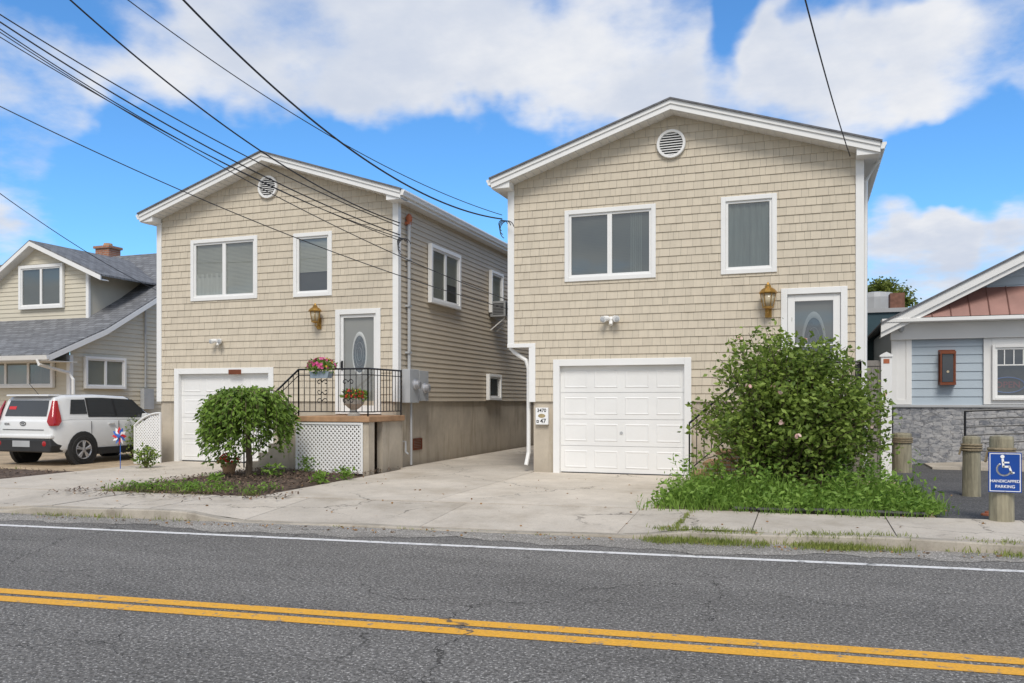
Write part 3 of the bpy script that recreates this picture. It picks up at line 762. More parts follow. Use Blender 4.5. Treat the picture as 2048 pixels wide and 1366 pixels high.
rail(m,(RX1-.06,14.2,1.28),(RX1-.06,D-.1,1.28),.93,10); rail(m,(RX0,14.2,1.28),(RX1-.06,14.2,1.28),.93,12)
rail(m,(RX0-1.15,14.5,.3),(RX0,14.2,1.28),.9,9)
m.build('porch_railing','iron',hR)
# ------------------------------------------------------------------ planters and flowers
def blossoms(mb,c,rx,ry,rz,n,s):
    for i in range(n):
        a=U(0,2*PI); e=U(-.3,1); rr=math.sqrt(max(0,1-e*e))*U(.75,1.05)
        p=Vector((c[0]+rx*rr*math.cos(a),c[1]+ry*rr*math.sin(a),c[2]+rz*e))
        nrm=(p-Vector(c)).normalized(); t1=nrm.cross(Vector((0,.3,1))).normalized(); t2=nrm.cross(t1)
        V=[tuple(p)]; k=6
        for j in range(k): b=2*PI*j/k; V.append(tuple(p+(t1*math.cos(b)+t2*math.sin(b))*s*U(.8,1.1)+nrm*s*.3))
        mb.add(V,[(0,1+j,1+(j+1)%k) for j in range(k)])
def greens(mb,c,rx,ry,rz,n,l,w):
    for i in range(n):
        d=Vector((G(0,1),G(0,1),G(0,.8)+.2)).normalized(); r=U(.3,1)
        p=Vector((c[0]+d.x*rx*r,c[1]+d.y*ry*r,c[2]+d.z*rz*r))
        mb.leaf(p,d+Vector((G(0,.5),G(0,.5),G(0,.5))),l*U(.7,1.3),w)
p=at(644,745,YP-.05); t=thing('rail_planter',(p.x,YP-.08,2.02),'blue-grey flower box of pink petunias hung on the black porch rail','planter')
MB().prism([(p.x-.19,2.03),(p.x+.19,2.03),(p.x+.22,2.16),(p.x-.22,2.16)],'y',YP-.16,YP+.0).build('box','bluegrey',t)
m=MB(); greens(m,(p.x,YP-.07,2.25),.31,.2,.16,420,.07,.018); m.build('foliage','weed',t,fix=False)
m=MB(); blossoms(m,(p.x,YP-.07,2.26),.31,.21,.17,85,.033); m.build('blossoms','pink',t,fix=False)
m=MB(); blossoms(m,(p.x,YP-.07,2.26),.30,.20,.18,20,.024); m.build('yellow_blossoms','yellowfl',t,fix=False)
p=at(708,820,14.75); ux,uy=p.x,14.75
t=thing('flower_urn',(ux,uy,1.282),'stone pedestal urn of red and yellow flowers standing on the left porch','urn')
MB().lathe((ux,uy,1.282),[(.13,0),(.13,.04),(.07,.07),(.06,.12),(.12,.16),(.2,.24),(.225,.31),(.235,.34),(.22,.35)],18).build('urn_bowl','urn',t)
m=MB(); greens(m,(ux,uy,1.68),.25,.25,.12,420,.08,.018); m.build('foliage','weed',t,fix=False)
m=MB(); blossoms(m,(ux,uy,1.68),.24,.24,.14,58,.032); m.build('blossoms','redfl',t,fix=False)
m=MB(); blossoms(m,(ux,uy,1.68),.23,.23,.15,12,.026); m.build('yellow_blossoms','yellowfl',t,fix=False)
g=gr(458,948,.18); t=thing('flower_pot',(g.x,g.y,.18),'small terracotta pot of red flowers with wire handle on the mulch','flower pot')
MB().lathe((g.x,g.y,.18),[(.1,0),(.14,.16),(.155,.16),(.155,.2),(.13,.2)],14).build('pot','terra',t)
m=MB(); greens(m,(g.x,g.y,.44),.22,.22,.12,260,.07,.016); m.build('foliage','weed',t,fix=False)
m=MB(); blossoms(m,(g.x,g.y,.44),.21,.21,.14,40,.03); m.build('blossoms','redfl',t,fix=False)
MB().tube([(g.x-.15,g.y,.38),(g.x-.12,g.y,.62),(g.x-.03,g.y,.8),(g.x+.08,g.y,.68),(g.x+.15,g.y,.38)],.006,5).build('wire_handle','iron',t)
# ------------------------------------------------------------------ vegetation
def weeping_tree():
    g=gr(497,952,.18); bx_,by=g.x,g.y
    t=thing('weeping_tree',(bx_,by,.17),'small weeping mop-headed green tree on the mulch in front of the left garage','tree')
    m=MB(); m.tube([(bx_,by,.12),(bx_+.02,by,.5),(bx_-.03,by+.02,.9),(bx_+.02,by,1.3),(bx_,by,1.5)],.065,8,.04)
    lf=MB(); cx_=bx_-.05
    for k in range(130):
        a=U(0,2*PI); R_=U(.35,1.)*.84; zt=1.56+U(-.16,.2); ze=.66+U(-.2,.55)-.08*(R_>.7)
        if k%7==0: R_*=1.17
        if math.cos(a)<-.2 and k%3==0: ze-=.18
        pts=[]; n=12
        for i in range(n+1):
            s=i/n; r=R_*math.sin(min(1,s*1.35)*PI/2)
            z=zt+.12*math.sin(s*PI*.5)-(zt-ze)*max(0,(s-.22)/.78)**1.7
            pts.append(Vector((cx_+r*math.cos(a)*1.02,by+r*math.sin(a),z)))
        m.tube(pts[::2],.012,4,.003)
        for i in range(1,n):
            for q in range(7):
                p=pts[i].lerp(pts[i+1],U(0,1))+Vector((G(0,.045),G(0,.045),G(0,.045)))
                rd_=Vector((math.cos(a),math.sin(a),0))
                lf.leaf(p,Vector((G(0,.6),G(0,.6),-.6))+rd_*.5,U(.07,.14),U(.018,.031))
    m.build('trunk','bark',t); lf.build('crown','leafmul',t,fix=False)
weeping_tree()
def rose_bush():
    g=gr(1575,990,.17); X,Y=g.x,g.y+.05
    t=thing('rose_bush',(X,Y,.17),'large sprawling green rose bush covering the right house porch','bush')
    st=MB(); lf=MB(); fl=MB()
    for k in range(320):
        a=U(0,2*PI); R_=1.5*math.sqrt(U(.01,1)); top=2.15*(1-(R_/1.72)**4)*U(.55,1.08)+.2
        if k<14: top=U(2.15,2.55); R_=U(.1,1.0)
        elif k<60: R_=U(1.2,1.6); top=U(.5,1.75)
        p0=Vector((X+G(0,.25),Y+G(0,.16),.15)); p3=Vector((X+R_*math.cos(a)*.95,Y+R_*math.sin(a)*.72,.15+top))
        p1=p0.lerp(p3,.35)+Vector((0,0,top*.26)); p2=p0.lerp(p3,.75)+Vector((0,0,top*.2))
        if U(0,1)<.35: p3.z-=U(.1,.4); p3.x+=math.cos(a)*.15
        pts=[]
        for i in range(10):
            s=i/9; q=(1-s)**3*p0+3*(1-s)**2*s*p1+3*(1-s)*s*s*p2+s**3*p3; pts.append(q)
        st.tube(pts[::3],.010,4,.003)
        for i in range(3,10):
            for q in range(9 if i<9 else 8):
                sp=.11 if i<8 else .085
                p=pts[i-1].lerp(pts[i],U(0,1))+Vector((G(0,sp),G(0,sp),G(0,sp)))
                lf.leaf(p,Vector((G(0,.8),G(0,.8),G(0,.5)+.1)),U(.055,.115),U(.019,.036))
        if k%22==0: blossoms(fl,pts[-1],.03,.03,.03,3,.033)
    st.build('stems','bark',t); lf.build('crown','leafrose',t,fix=False); fl.build('blossoms','palepink',t,fix=False)
rose_bush()
def tuft(mb,x,y,z,h,n,sp=.08,w=.004):
    for i in range(n): mb.blade((x+G(0,sp),y+G(0,sp),z),h*U(.4,1.15),h*U(.1,.7),w*U(.7,1.4))
m=MB()
for i in range(560):
    x=U(-1.85,1.5); c=11.42+abs(G(0,.9)); y=rd(x,c)
    if y>15.2: continue
    cl=.5+.5*math.sin(x*3.7+1)*math.sin(y*2.9)
    ht=(U(.08,.26) if c<11.9 else U(.16,.5))*(.5+.8*cl)
    if x>1.1: ht*=.7
    tuft(m,x,y,.14,ht,11,.1,.007)
    if i%2==0:
        for q in range(18):
            p=Vector((x+G(0,.13),y+G(0,.12),.16+U(0,ht*1.2))); m.leaf(p,Vector((G(0,1),G(0,1),G(.3,.5))),U(.05,.11),U(.014,.028))
for i in range(50):
    x=U(.2,1.4) if i%3 else U(-1.8,-.7); y=rd(x,11.5)+U(0.2,1.8); h=U(.35,.75)
    top=Vector((x+G(0,.15),y+G(0,.1),.14+h)); b0=Vector((x,y,.14))
    m.blade((x,y,.14),h,.12,.006)
    for q in range(22): m.leaf(b0.lerp(top,U(.1,1))+Vector((G(0,.03),G(0,.03),0)),Vector((G(0,1),G(0,1),G(.4,.4))),U(.05,.12),U(.010,.02))
for i in range(60):
    x=U(-2.1,1.55); tuft(m,x,rd(x,11.3)+U(-.06,.15),.13,U(.06,.2),12,.09,.005)
for i in range(34):
    x=U(1.45,1.72); tuft(m,x,rd(x,11.4)+U(.1,1.6),.12,U(.06,.24),9,.08,.005)
tag(m.build('weed_patch','weed',fix=False),'tall green weeds and grass spreading under the rose bush','weeds',kind='stuff')
m=MB()
def scat(x0,x1,c0,c1,n,h,nb,z=.02,dens=lambda x:1):
    for i in range(n):
        x=U(x0,x1)
        if U(0,1)>dens(x): continue
        tuft(m,x,rd(x,U(c0,c1)),z,U(.4,1)*h,nb,.06,.004)
den=lambda x: max(.05,.45+.6*math.sin(x*3.1+math.sin(x*2.3)*2))
den2=lambda x: max(.12,.6+.5*math.sin(x*2.3+math.sin(x*1.7)*2))
scat(-1.7,6,9.36,9.66,1000,.085,15,.01,den2); scat(-6.5,-2,9.52,9.6,25,.04,8,.01,den)
scat(-10.4,-7.4,9.5,9.64,45,.09,12,.0,den); scat(-1.6,6,9.64,9.84,420,.075,12,.1,den2)
scat(-10.75,-7.95,11.28,11.6,90,.09,12,.13,den); scat(-20,-14,11.3,12.3,130,.12,12,.13,den)
scat(-20,-15,13,15,60,.12,10,.12,den)
for i in range(40): tuft(m,-1.42+G(0,.015),rd(-1.42,U(9.8,11.3)),.12,U(.03,.06),6,.02,.004)
tag(m.build('verge_grass','drygrass',fix=False),'patchy dry grass along the kerb and pavement edges','grass',kind='stuff')
m=MB()
for i in range(360):
    if i<210: x=U(-10,3.5); c=U(9.2,9.62)
    else: x=U(-13,3); c=U(9.8,15)
    y=rd(x,c)
    if y>15.2: continue
    z=.012 if c<9.6 else (swz(x,c) if c<11.3 else .15)+.012
    m.leaf(Vector((x,y,z)),Vector((G(0,1),G(0,1),G(0,.12))),U(.025,.06),U(.008,.018))
tag(m.build('leaf_litter','litter',fix=False),'scattered brown dry leaves on the kerb gutter and driveway','leaves',kind='stuff')
m=MB()
for i in range(90):
    x=U(-10.7,-8.0)
    if U(0,1)>den(x): continue
    y=rd(x,11.35)+abs(G(0,.35)); tuft(m,x,y,.17,U(.05,.13),12,.07,.006)
    for q in range(9): m.leaf(Vector((x+G(0,.08),y+G(0,.08),.18+U(0,.1))),Vector((G(0,1),G(0,1),G(.3,.4))),U(.04,.07),.016)
for (px,py,s) in((600,925,.42),(612,945,.3),(545,955,.25),(690,958,.2),(640,965,.16),(430,965,.15)):
    g=gr(px,py,.17)
    for q in range(90): m.leaf(Vector((g.x+G(0,s*.35),g.y+G(0,s*.35),.17+U(0,s))),Vector((G(0,1),G(0,1),G(.3,.5))),U(.06,.11),.022)
tag(m.build('low_weeds','weed',fix=False),'low green weeds along the front edge of the mulch bed','weeds',kind='stuff')
def shrub(px,py,r,h,label,name='shrub',n=700,mt='leafrose'):
    g=gr(px,py,.13); t=thing(name,(g.x,g.y,.13),label,'shrub')
    m=MB(); st=MB()
    for k in range(16):
        a=U(0,2*PI); st.tube([(g.x,g.y,.12),(g.x+r*.5*math.cos(a),g.y+r*.5*math.sin(a),.13+h*U(.5,.9))],.01,4,.004)
    for i in range(n):
        d=Vector((G(0,1),G(0,1),G(0,1))).normalized()*U(.35,1)
        m.leaf(Vector((g.x+d.x*r,g.y+d.y*r,.13+h*.55+d.z*h*.5)),Vector((G(0,1),G(0,1),G(.1,.6))),U(.05,.1),.02)
    st.build('stems','bark',t); m.build('foliage',mt,t,fix=False)
shrub(266,918,.38,1.05,'green leafy shrub between the white car and the lattice trellis')
shrub(292,938,.28,.5,'low green shrub at the foot of the lattice trellis',n=420)
m=MB(); m.tube([(x,rd(x,11.36),.17+.008*math.sin(x*3)) for x in [-.9+.29*i for i in range(9)]],.03,6)
tag(m.build('garden_edging','plastic'),'black plastic garden edging strip at the front of the weed bed','edging')
tx0,tx1=fx(270,15.1),fx(323,15.1); tcx=(tx0+tx1)/2
zl,zr_=at(272,838,15.1).z,at(322,826,15.1).z
t=thing('lattice_trellis',(tcx,15.1,.13),'white lattice trellis panel beside the left house corner and the car','trellis')
topf=lambda p: zr_-(zr_-zl+.16)*((tx1-p[0])/(tx1-tx0))**2.2-p[1]
m=MB(); lattice(m,TF(15.1),tx0,tx1,.16,zr_+.1,.075,.021,topf); m.build('lattice_panel','white',t)
m=MB().box(tx0,tx0+.035,15.06,15.09,.13,zl-.16).box(tx1-.035,tx1,15.06,15.09,.13,zr_).box(tx0+.036,tx1-.036,15.06,15.09,.13,.18)
m.tube([(x,15.075,topf((x,0))) for x in [tx0+(tx1-tx0)*i/12 for i in range(13)]],.022,6); m.build('frame','white',t)
p=at(240,872,13.6); t=thing('garden_pinwheel',(p.x,13.6,.13),'red white and blue flower stake ornament in front of the white car','garden ornament')
m=MB();m2=MB();m3=MB()
for k in range(12):
    a=2*PI*k/12; c_,s_=math.cos(a),math.sin(a); mm=(m,m2,m3)[k%3]
    mm.add([(p.x,13.59,p.z),(p.x+.1*c_-.045*s_,13.57,p.z+.1*s_+.045*c_),(p.x+.2*c_,13.58,p.z+.2*s_),(p.x+.1*c_+.045*s_,13.6,p.z+.1*s_-.045*c_)],[(0,1,2,3)])
m.build('red_petals','red',t,fix=False);m2.build('white_petals','signwhite',t,fix=False);m3.build('blue_petals','blue',t,fix=False)
MB().tube([(p.x,13.61,.12),(p.x,13.61,p.z)],.008,5).lathe((p.x,13.56,p.z),[(.05,0),(.03,-.02)],10,'y').build('stem','blue',t)
# ------------------------------------------------------------------ car
def car():
    ox,oy,oz=-16.65,13.85,.125
    T=lambda a,b,z:(ox+a,oy+b,oz+z)
    t=thing('parked_car',(ox,oy+2,oz),'white boxy hatchback car parked nose-in beside the cream house','car')
    st=[(0.0,.78,.40,.98),(.04,.85,.36,1.03),(.12,.88,.31,1.05),(.26,.898,.28,1.06),(.7,.905,.24,1.06),(1.6,.905,.22,1.04),(2.6,.905,.22,1.01),(3.2,.895,.24,.98),(3.7,.87,.28,.92),(4.0,.78,.32,.84),(4.12,.66,.4,.72)]
    V=[];Fc=[]
    for y,w,zb,zt in st:
        h=zt-zb
        half=[(w*.9,zb),(w*.975,zb+h*.1),(w*.995,zb+h*.28),(w,zb+h*.48),(w*.992,zb+h*.68),(w*.965,zb+h*.88),(w*.93,zt),(w*.5,zt+.01)]
        ringp=half+[(0,zt+.012)]+[(-x,z) for x,z in half[::-1]]
        n=len(ringp); V+=[(x,y,z) for x,z in ringp]
    k=len(st)
    for i in range(k-1):
        for j in range(n): Fc.append((i*n+j,i*n+(j+1)%n,(i+1)*n+(j+1)%n,(i+1)*n+j))
    Fc.append(tuple(range(n)));Fc.append(tuple(range((k-1)*n,k*n)))
    m=MB(T); m.add(V,Fc); m.build('body','carwhite',t,smooth=True,bevel=.012)
    bw,rwid=.855,.72
    rp=[(.20,1.54),(.5,1.60),(1.4,1.615),(2.3,1.575)]
    blt=[(.03,1.0),(.5,1.03),(1.4,1.02),(3.15,.98)]
    V=[];Fc=[]
    for (yb,zb),(yr,zr) in zip(blt,rp): V+=[(bw,yb,zb),(rwid,yr,zr-.06),(rwid-.07,yr,zr-.015),(rwid-.22,yr,zr),(-rwid+.22,yr,zr),(-rwid+.07,yr,zr-.015),(-rwid,yr,zr-.06),(-bw,yb,zb)]
    for i in range(3):
        for j in range(7): Fc.append((i*8+j,i*8+j+1,(i+1)*8+j+1,(i+1)*8+j))
    Fc+= [tuple(range(8)),tuple(range(24,32))]
    m=MB(T); m.add(V,Fc); m.build('cabin','carwhite',t,bevel=.045)
    def sp(s,y,f,o=.009):
        for i in range(3):
            b0,b1=blt[i],blt[i+1]; r0,r1=rp[i],rp[i+1]
            ya=b0[0]+(r0[0]-b0[0])*f; yb=b1[0]+(r1[0]-b1[0])*f
            if ya-1e-6<=y<=yb+1e-6 or i==2:
                u=(y-ya)/(yb-ya)
                zb=b0[1]+(b1[1]-b0[1])*u; zr=r0[1]+(r1[1]-r0[1])*u-.06
                return (s*(bw+(rwid-bw)*f+o),y,zb+(zr-zb)*f+.003)
    def side_panel(s,ys,f0,f1,o,nm,mt):
        m=MB(T); (b0,t0),(b1,t1)=ys; V=[];nn_=6
        for i in range(nn_+1):
            u=i/nn_; V+=[sp(s,b0+(b1-b0)*u,f0,o),sp(s,t0+(t1-t0)*u,f1,o)]
        m.add(V,[(2*i,2*i+2,2*i+3,2*i+1) for i in range(nn_)]); m.build(nm,mt,t,fix=False)
    for s in(1,-1):
        side_panel(s,((.50,.60),(.98,.98)),.24,.88,.012,'quarter_window','carglass')
        side_panel(s,((1.05,1.05),(1.80,1.76)),.14,.92,.012,'rear_door_window','carglass')
        side_panel(s,((1.87,1.83),(2.86,2.40)),.12,.92,.012,'front_door_window','carglass')
        side_panel(s,((1.0,1.0),(2.92,2.44)),.10,.95,.008,'pillar_trim','plastic')
    def rearp(x,f,o=.008): return (x,.03+.17*f-o,1.0+.5*f)
    m=MB(T); m.poly([rearp(-.63,.22,.014),rearp(.63,.22,.014),rearp(.61,.60,.014),rearp(.58,.93,.014),rearp(-.58,.93,.014),rearp(-.61,.60,.014)]); m.build('rear_window','carglass',t,fix=False)
    m=MB(T); m.poly([rearp(-.56,.52,.018),rearp(-.34,.52,.018),rearp(-.34,.66,.018),rearp(-.56,.66,.018)]); m.build('red_sticker','red',t,fix=False)
    m=MB(T); m.add([(-.64,2.36,1.545),(.64,2.36,1.545),(.78,3.13,1.03),(-.78,3.13,1.03)],[(0,1,2,3)]); m.build('windscreen','carglass',t,fix=False)
    MB(T).box(-.64,.64,.09,.40,1.555,1.598).build('spoiler','carwhite',t,bevel=.018)
    for s in(1,-1):
        rows=[(.90,.90,.0,.10,.13),(.99,.905,.0,.17,.20),(1.12,.865,.045,.14,.17),(1.28,.82,.095,.09,.11),(1.46,.765,.165,.06,.05)]
        o=MB(T); V=[];Fc=[]
        for z,x,y,win,ws in rows: V+=[(s*(x-win),y-.026,z),(s*(x-.03),y-.030,z),(s*(x+.012),y+.02,z),(s*(x+.015),y+ws,z)]
        for i in range(4):
            for j in range(3): Fc.append((i*4+j,i*4+j+1,i*4+j+5,i*4+j+4))
        o.add(V,Fc); o.build('tail_light','tail',t,smooth=True)
        MB(T).lathe((s*.68,-.03,.50),[(.065,.02),(.06,-.02),(.03,-.025)],12,'y').build('fog_reflector','tail',t)
        MB(T).prism([(s*.84,1.0),(s*1.02,1.02),(s*1.02,1.14),(s*.87,1.14)],'y',2.62,2.75).build('wing_mirror','carwhite',t,bevel=.02)
        MB(T).box(min(s*.86,s*.917),max(s*.86,s*.917),1.22,2.85,.2,.36).build('sill_cladding','plastic',t)
        for yy in(.80,3.3):
            MB(T).lathe((s*.80,yy,.34),[(.42,0),(.415,s*.113),(.36,s*.117)],22,'x').build('wheel_arch','plastic',t)
            w=MB(T).lathe((s*.74,yy,.33),[(.2,0),(.31,0),(.33,s*.03),(.33,s*.16),(.31,s*.19),(.235,s*.195),(.225,s*.165)],26,'x').build('wheel','tyre',t)
            r=MB(T); r.lathe((s*.745,yy,.33),[(.225,s*.165),(.215,s*.192),(.195,s*.18),(.19,s*.14)],24,'x')
            for k in range(5):
                a=2*PI*k/5+.3; ca,sa=math.cos(a),math.sin(a)
                for dd in(-.14,.14):
                    r.tube([(s*.923,yy+.04*ca,.33+.04*sa),(s*.925,yy+.2*math.cos(a+dd),.33+.2*math.sin(a+dd))],.022,5)
            r.lathe((s*.745,yy,.33),[(.06,s*.15),(.055,s*.195),(.02,s*.2)],12,'x')
            r.build('rim','rim',w)
        for yy in(1.55,2.35): MB(T).box(min(s*.89,s*.92),max(s*.89,s*.92),yy,yy+.17,.90,.935).build('door_handle','carwhite',t,bevel=.006)
        for yy in(1.04,1.85,2.9): MB(T).box(min(s*.896,s*.908),max(s*.896,s*.908),yy,yy+.008,.36,.98).build('door_seam','plastic',t)
    MB(T).prism([(-.85,.30),(.85,.30),(.885,.45),(.84,.60),(-.84,.60),(-.885,.45)],'y',-.05,.32).build('rear_bumper','plastic',t,bevel=.03)
    MB(T).box(-.86,.86,-.045,.2,.605,.70).build('bumper_top','carwhite',t,bevel=.03)
    MB(T).box(-.26,.26,-.06,-.051,.42,.56).build('licence_plate','greymetal',t)
    MB(T).box(-.62,.62,-.012,.02,.80,.812).build('tailgate_seam','plastic',t)
    MB(T).tube([(0,.4,1.6),(0,.15,1.85)],.006,5).build('antenna','plastic',t)
    MB(T).tube([(.085*math.cos(a),-.012,.945+.043*math.sin(a)) for a in [2*PI*k/20 for k in range(21)]],.007,5).build('badge','plastic',t)
    textm('KIA',.055,'badge_lettering','plastic',t,(ox,oy-.014,oz+.945),FRONT)
    textm('SOUL',.065,'model_lettering','plastic',t,(ox-.48,oy-.014,oz+.93),FRONT)
car()
# ------------------------------------------------------------------ cream house on the far left
def cream_house():
    X0=-21.5; Yf=19.5; XL=-34.
    t=thing('house',(X0-5,Yf,.12),'cream clapboard house with grey flared roof and gabled dormer behind the car','house')
    prof=[(18.45,2.98),(20.6,3.92),(22.8,5.2),(26,7.4)]; back=[(26,7.4),(33.5,2.98)]
    courses(TF(Yf),XL,X0,.4,3.1,.15,[],[],False,.022,.002).build('front_wall','cream',t,fix=False)
    lines=[]
    for (a,za),(b,zb) in ((prof[0],prof[1]),(prof[1],prof[2]),(prof[2],prof[3]),(back[0],back[1])): lines.append((za,(zb-za)/(b-a),a))
    def gab(y0,y1,cl): courses(TX(X0),y0,y1,.4,7.3,.15,[],cl,False,.022,.002).build('gable_wall','cream',t,fix=False)
    mk=lambda l:(lambda p:l[0]+l[1]*(p[0]-l[2])-.15-p[1])
    gab(Yf,20.6,[mk(lines[0])]); gab(20.6,22.8,[mk(lines[1])]); gab(22.8,26,[mk(lines[2])]); gab(26,33,[mk(lines[3])])
    MB().box(XL,X0-.02,Yf+.05,32.5,.1,2.9).build('interior_wall','dark',t)
    MB().box(XL,X0-.03,Yf+.03,32.9,.05,.42).build('foundation','found',t)
    XR=X0+.35
    rf=MB().strip(prof+back[1:],0,-.06,'x',XL-.3,XR).build('roof','roof',t)
    MB().strip(prof+back[1:],-.045,-.22,'x',XR-.04,XR+.012).build('rake_fascia','white',rf)
    MB().box(XL-.3,XR-.05,18.44,18.48,2.78,2.92).build('eave_fascia','white',rf)
    MB().strip(prof+back[1:],-.2,-.22,'x',X0-.02,XR-.045).build('rake_soffit','soffit',rf)
    MB().box(XL-.3,XR-.05,18.5,Yf,2.76,2.78).build('soffit','soffit',rf)
    MB().prism([(18.33,2.93),(18.44,2.93),(18.44,2.82),(18.37,2.80)],'x',XL-.3,XR+.02).build('gutter','white',rf)
    MB().box(X0-.1,X0+.035,Yf-.035,Yf+.1,.4,3.0).build('corner_board','white',t)
    a,b=at(75,706,18.4),at(150,752,Yf-.05)
    MB().tube([(a.x,18.4,2.8),(a.x+.05,18.4,2.66),(b.x-.2,Yf-.1,b.z+.1),(b.x-.02,Yf-.1,b.z-.1),(b.x-.02,Yf-.08,.3)],.05,8).build('downspout','white',t)
    r0,r1=fx(-75,Yf),fx(112,Yf); zz0,zz1=at(50,776,Yf).z,at(50,708,Yf).z
    window(t,TF(Yf-.015),r0,r1,zz0,zz1,4,['blind','blind','blind','curtaing'],off=.02)
    w=srect(165,247,712,777,X0); window(t,TX(X0+.012),w[0],w[1],w[2],w[3],2,['blind','blind'],off=.02)
    c0=atx(288,610,X0);c1=atx(288,775,X0)
    bxm=MB().box(X0+.03,X0+.2,c0.y-.2,c0.y+.25,c1.z-.75,c1.z-.05).build('electric_meter_box','greymetal',t)
    MB().tube([(X0+.06,c0.y,c0.z+.2),(X0+.06,c0.y,c1.z)],.03,7).build('service_conduit','greymetal',bxm)
    Yd=21.4; pk=at(60,480,Yd-.3); px=pk.x; pz=pk.z
    xr=-21.9; xl=px-3.0; zrr=pz-(xr-px)*.42; zll=pz-3.0*.62
    wl,wr=px-2.4,-22.75
    fr=lambda p: pz-.12-(p[0]-px)*.42-p[1]; fl=lambda p: pz-.12+(p[0]-px)*.62-p[1]
    dm=courses(TF(Yd),wl,wr,4.2,pz,.15,[],[fr,fl],False,.022,.002).build('dormer_wall','cream',t,fix=False)
    MB().prism([(wl+.02,4.),(wr-.02,4.),(wr-.02,pz-.2-(wr-px)*.42),(px,pz-.2),(wl+.02,pz-.2-2.4*.62)],'y',Yd+.05,25.).build('dormer_side','cream',dm)
    tp=[(xl,zll),(px,pz),(xr,zrr)]
    MB().strip(tp,0,-.06,'y',Yd-.33,25.8).build('dormer_roof','roof',dm)
    MB().strip(tp,-.05,-.2,'y',Yd-.345,Yd-.30).build('dormer_fascia','white',dm)
    MB().strip(tp,-.185,-.2,'y',Yd-.3,Yd+.02).build('dormer_soffit','soffit',dm)
    MB(TF(Yd)).box(wr-.1,wr+.02,-.05,.035,4.2,zrr+.3).build('dormer_corner','white',dm)
    q0,q1=fx(43,Yd),fx(131,Yd); window(t,TF(Yd-.012),q0,q1,at(87,618,Yd).z,at(87,530,Yd).z,2,['blindg','blindg'],off=.02,tw=.11)
    c=at(216,500,26.1)
    ch=MB().box(c.x-.35,c.x+.35,25.8,26.4,6.9,7.72).box(c.x-.41,c.x+.41,25.74,26.46,7.722,7.82).build('chimney','chimney',t)
    MB().lathe((c.x,26.1,7.82),[(.2,0),(.16,.14)],10).build('chimney_pot','terra',ch)
cream_house()
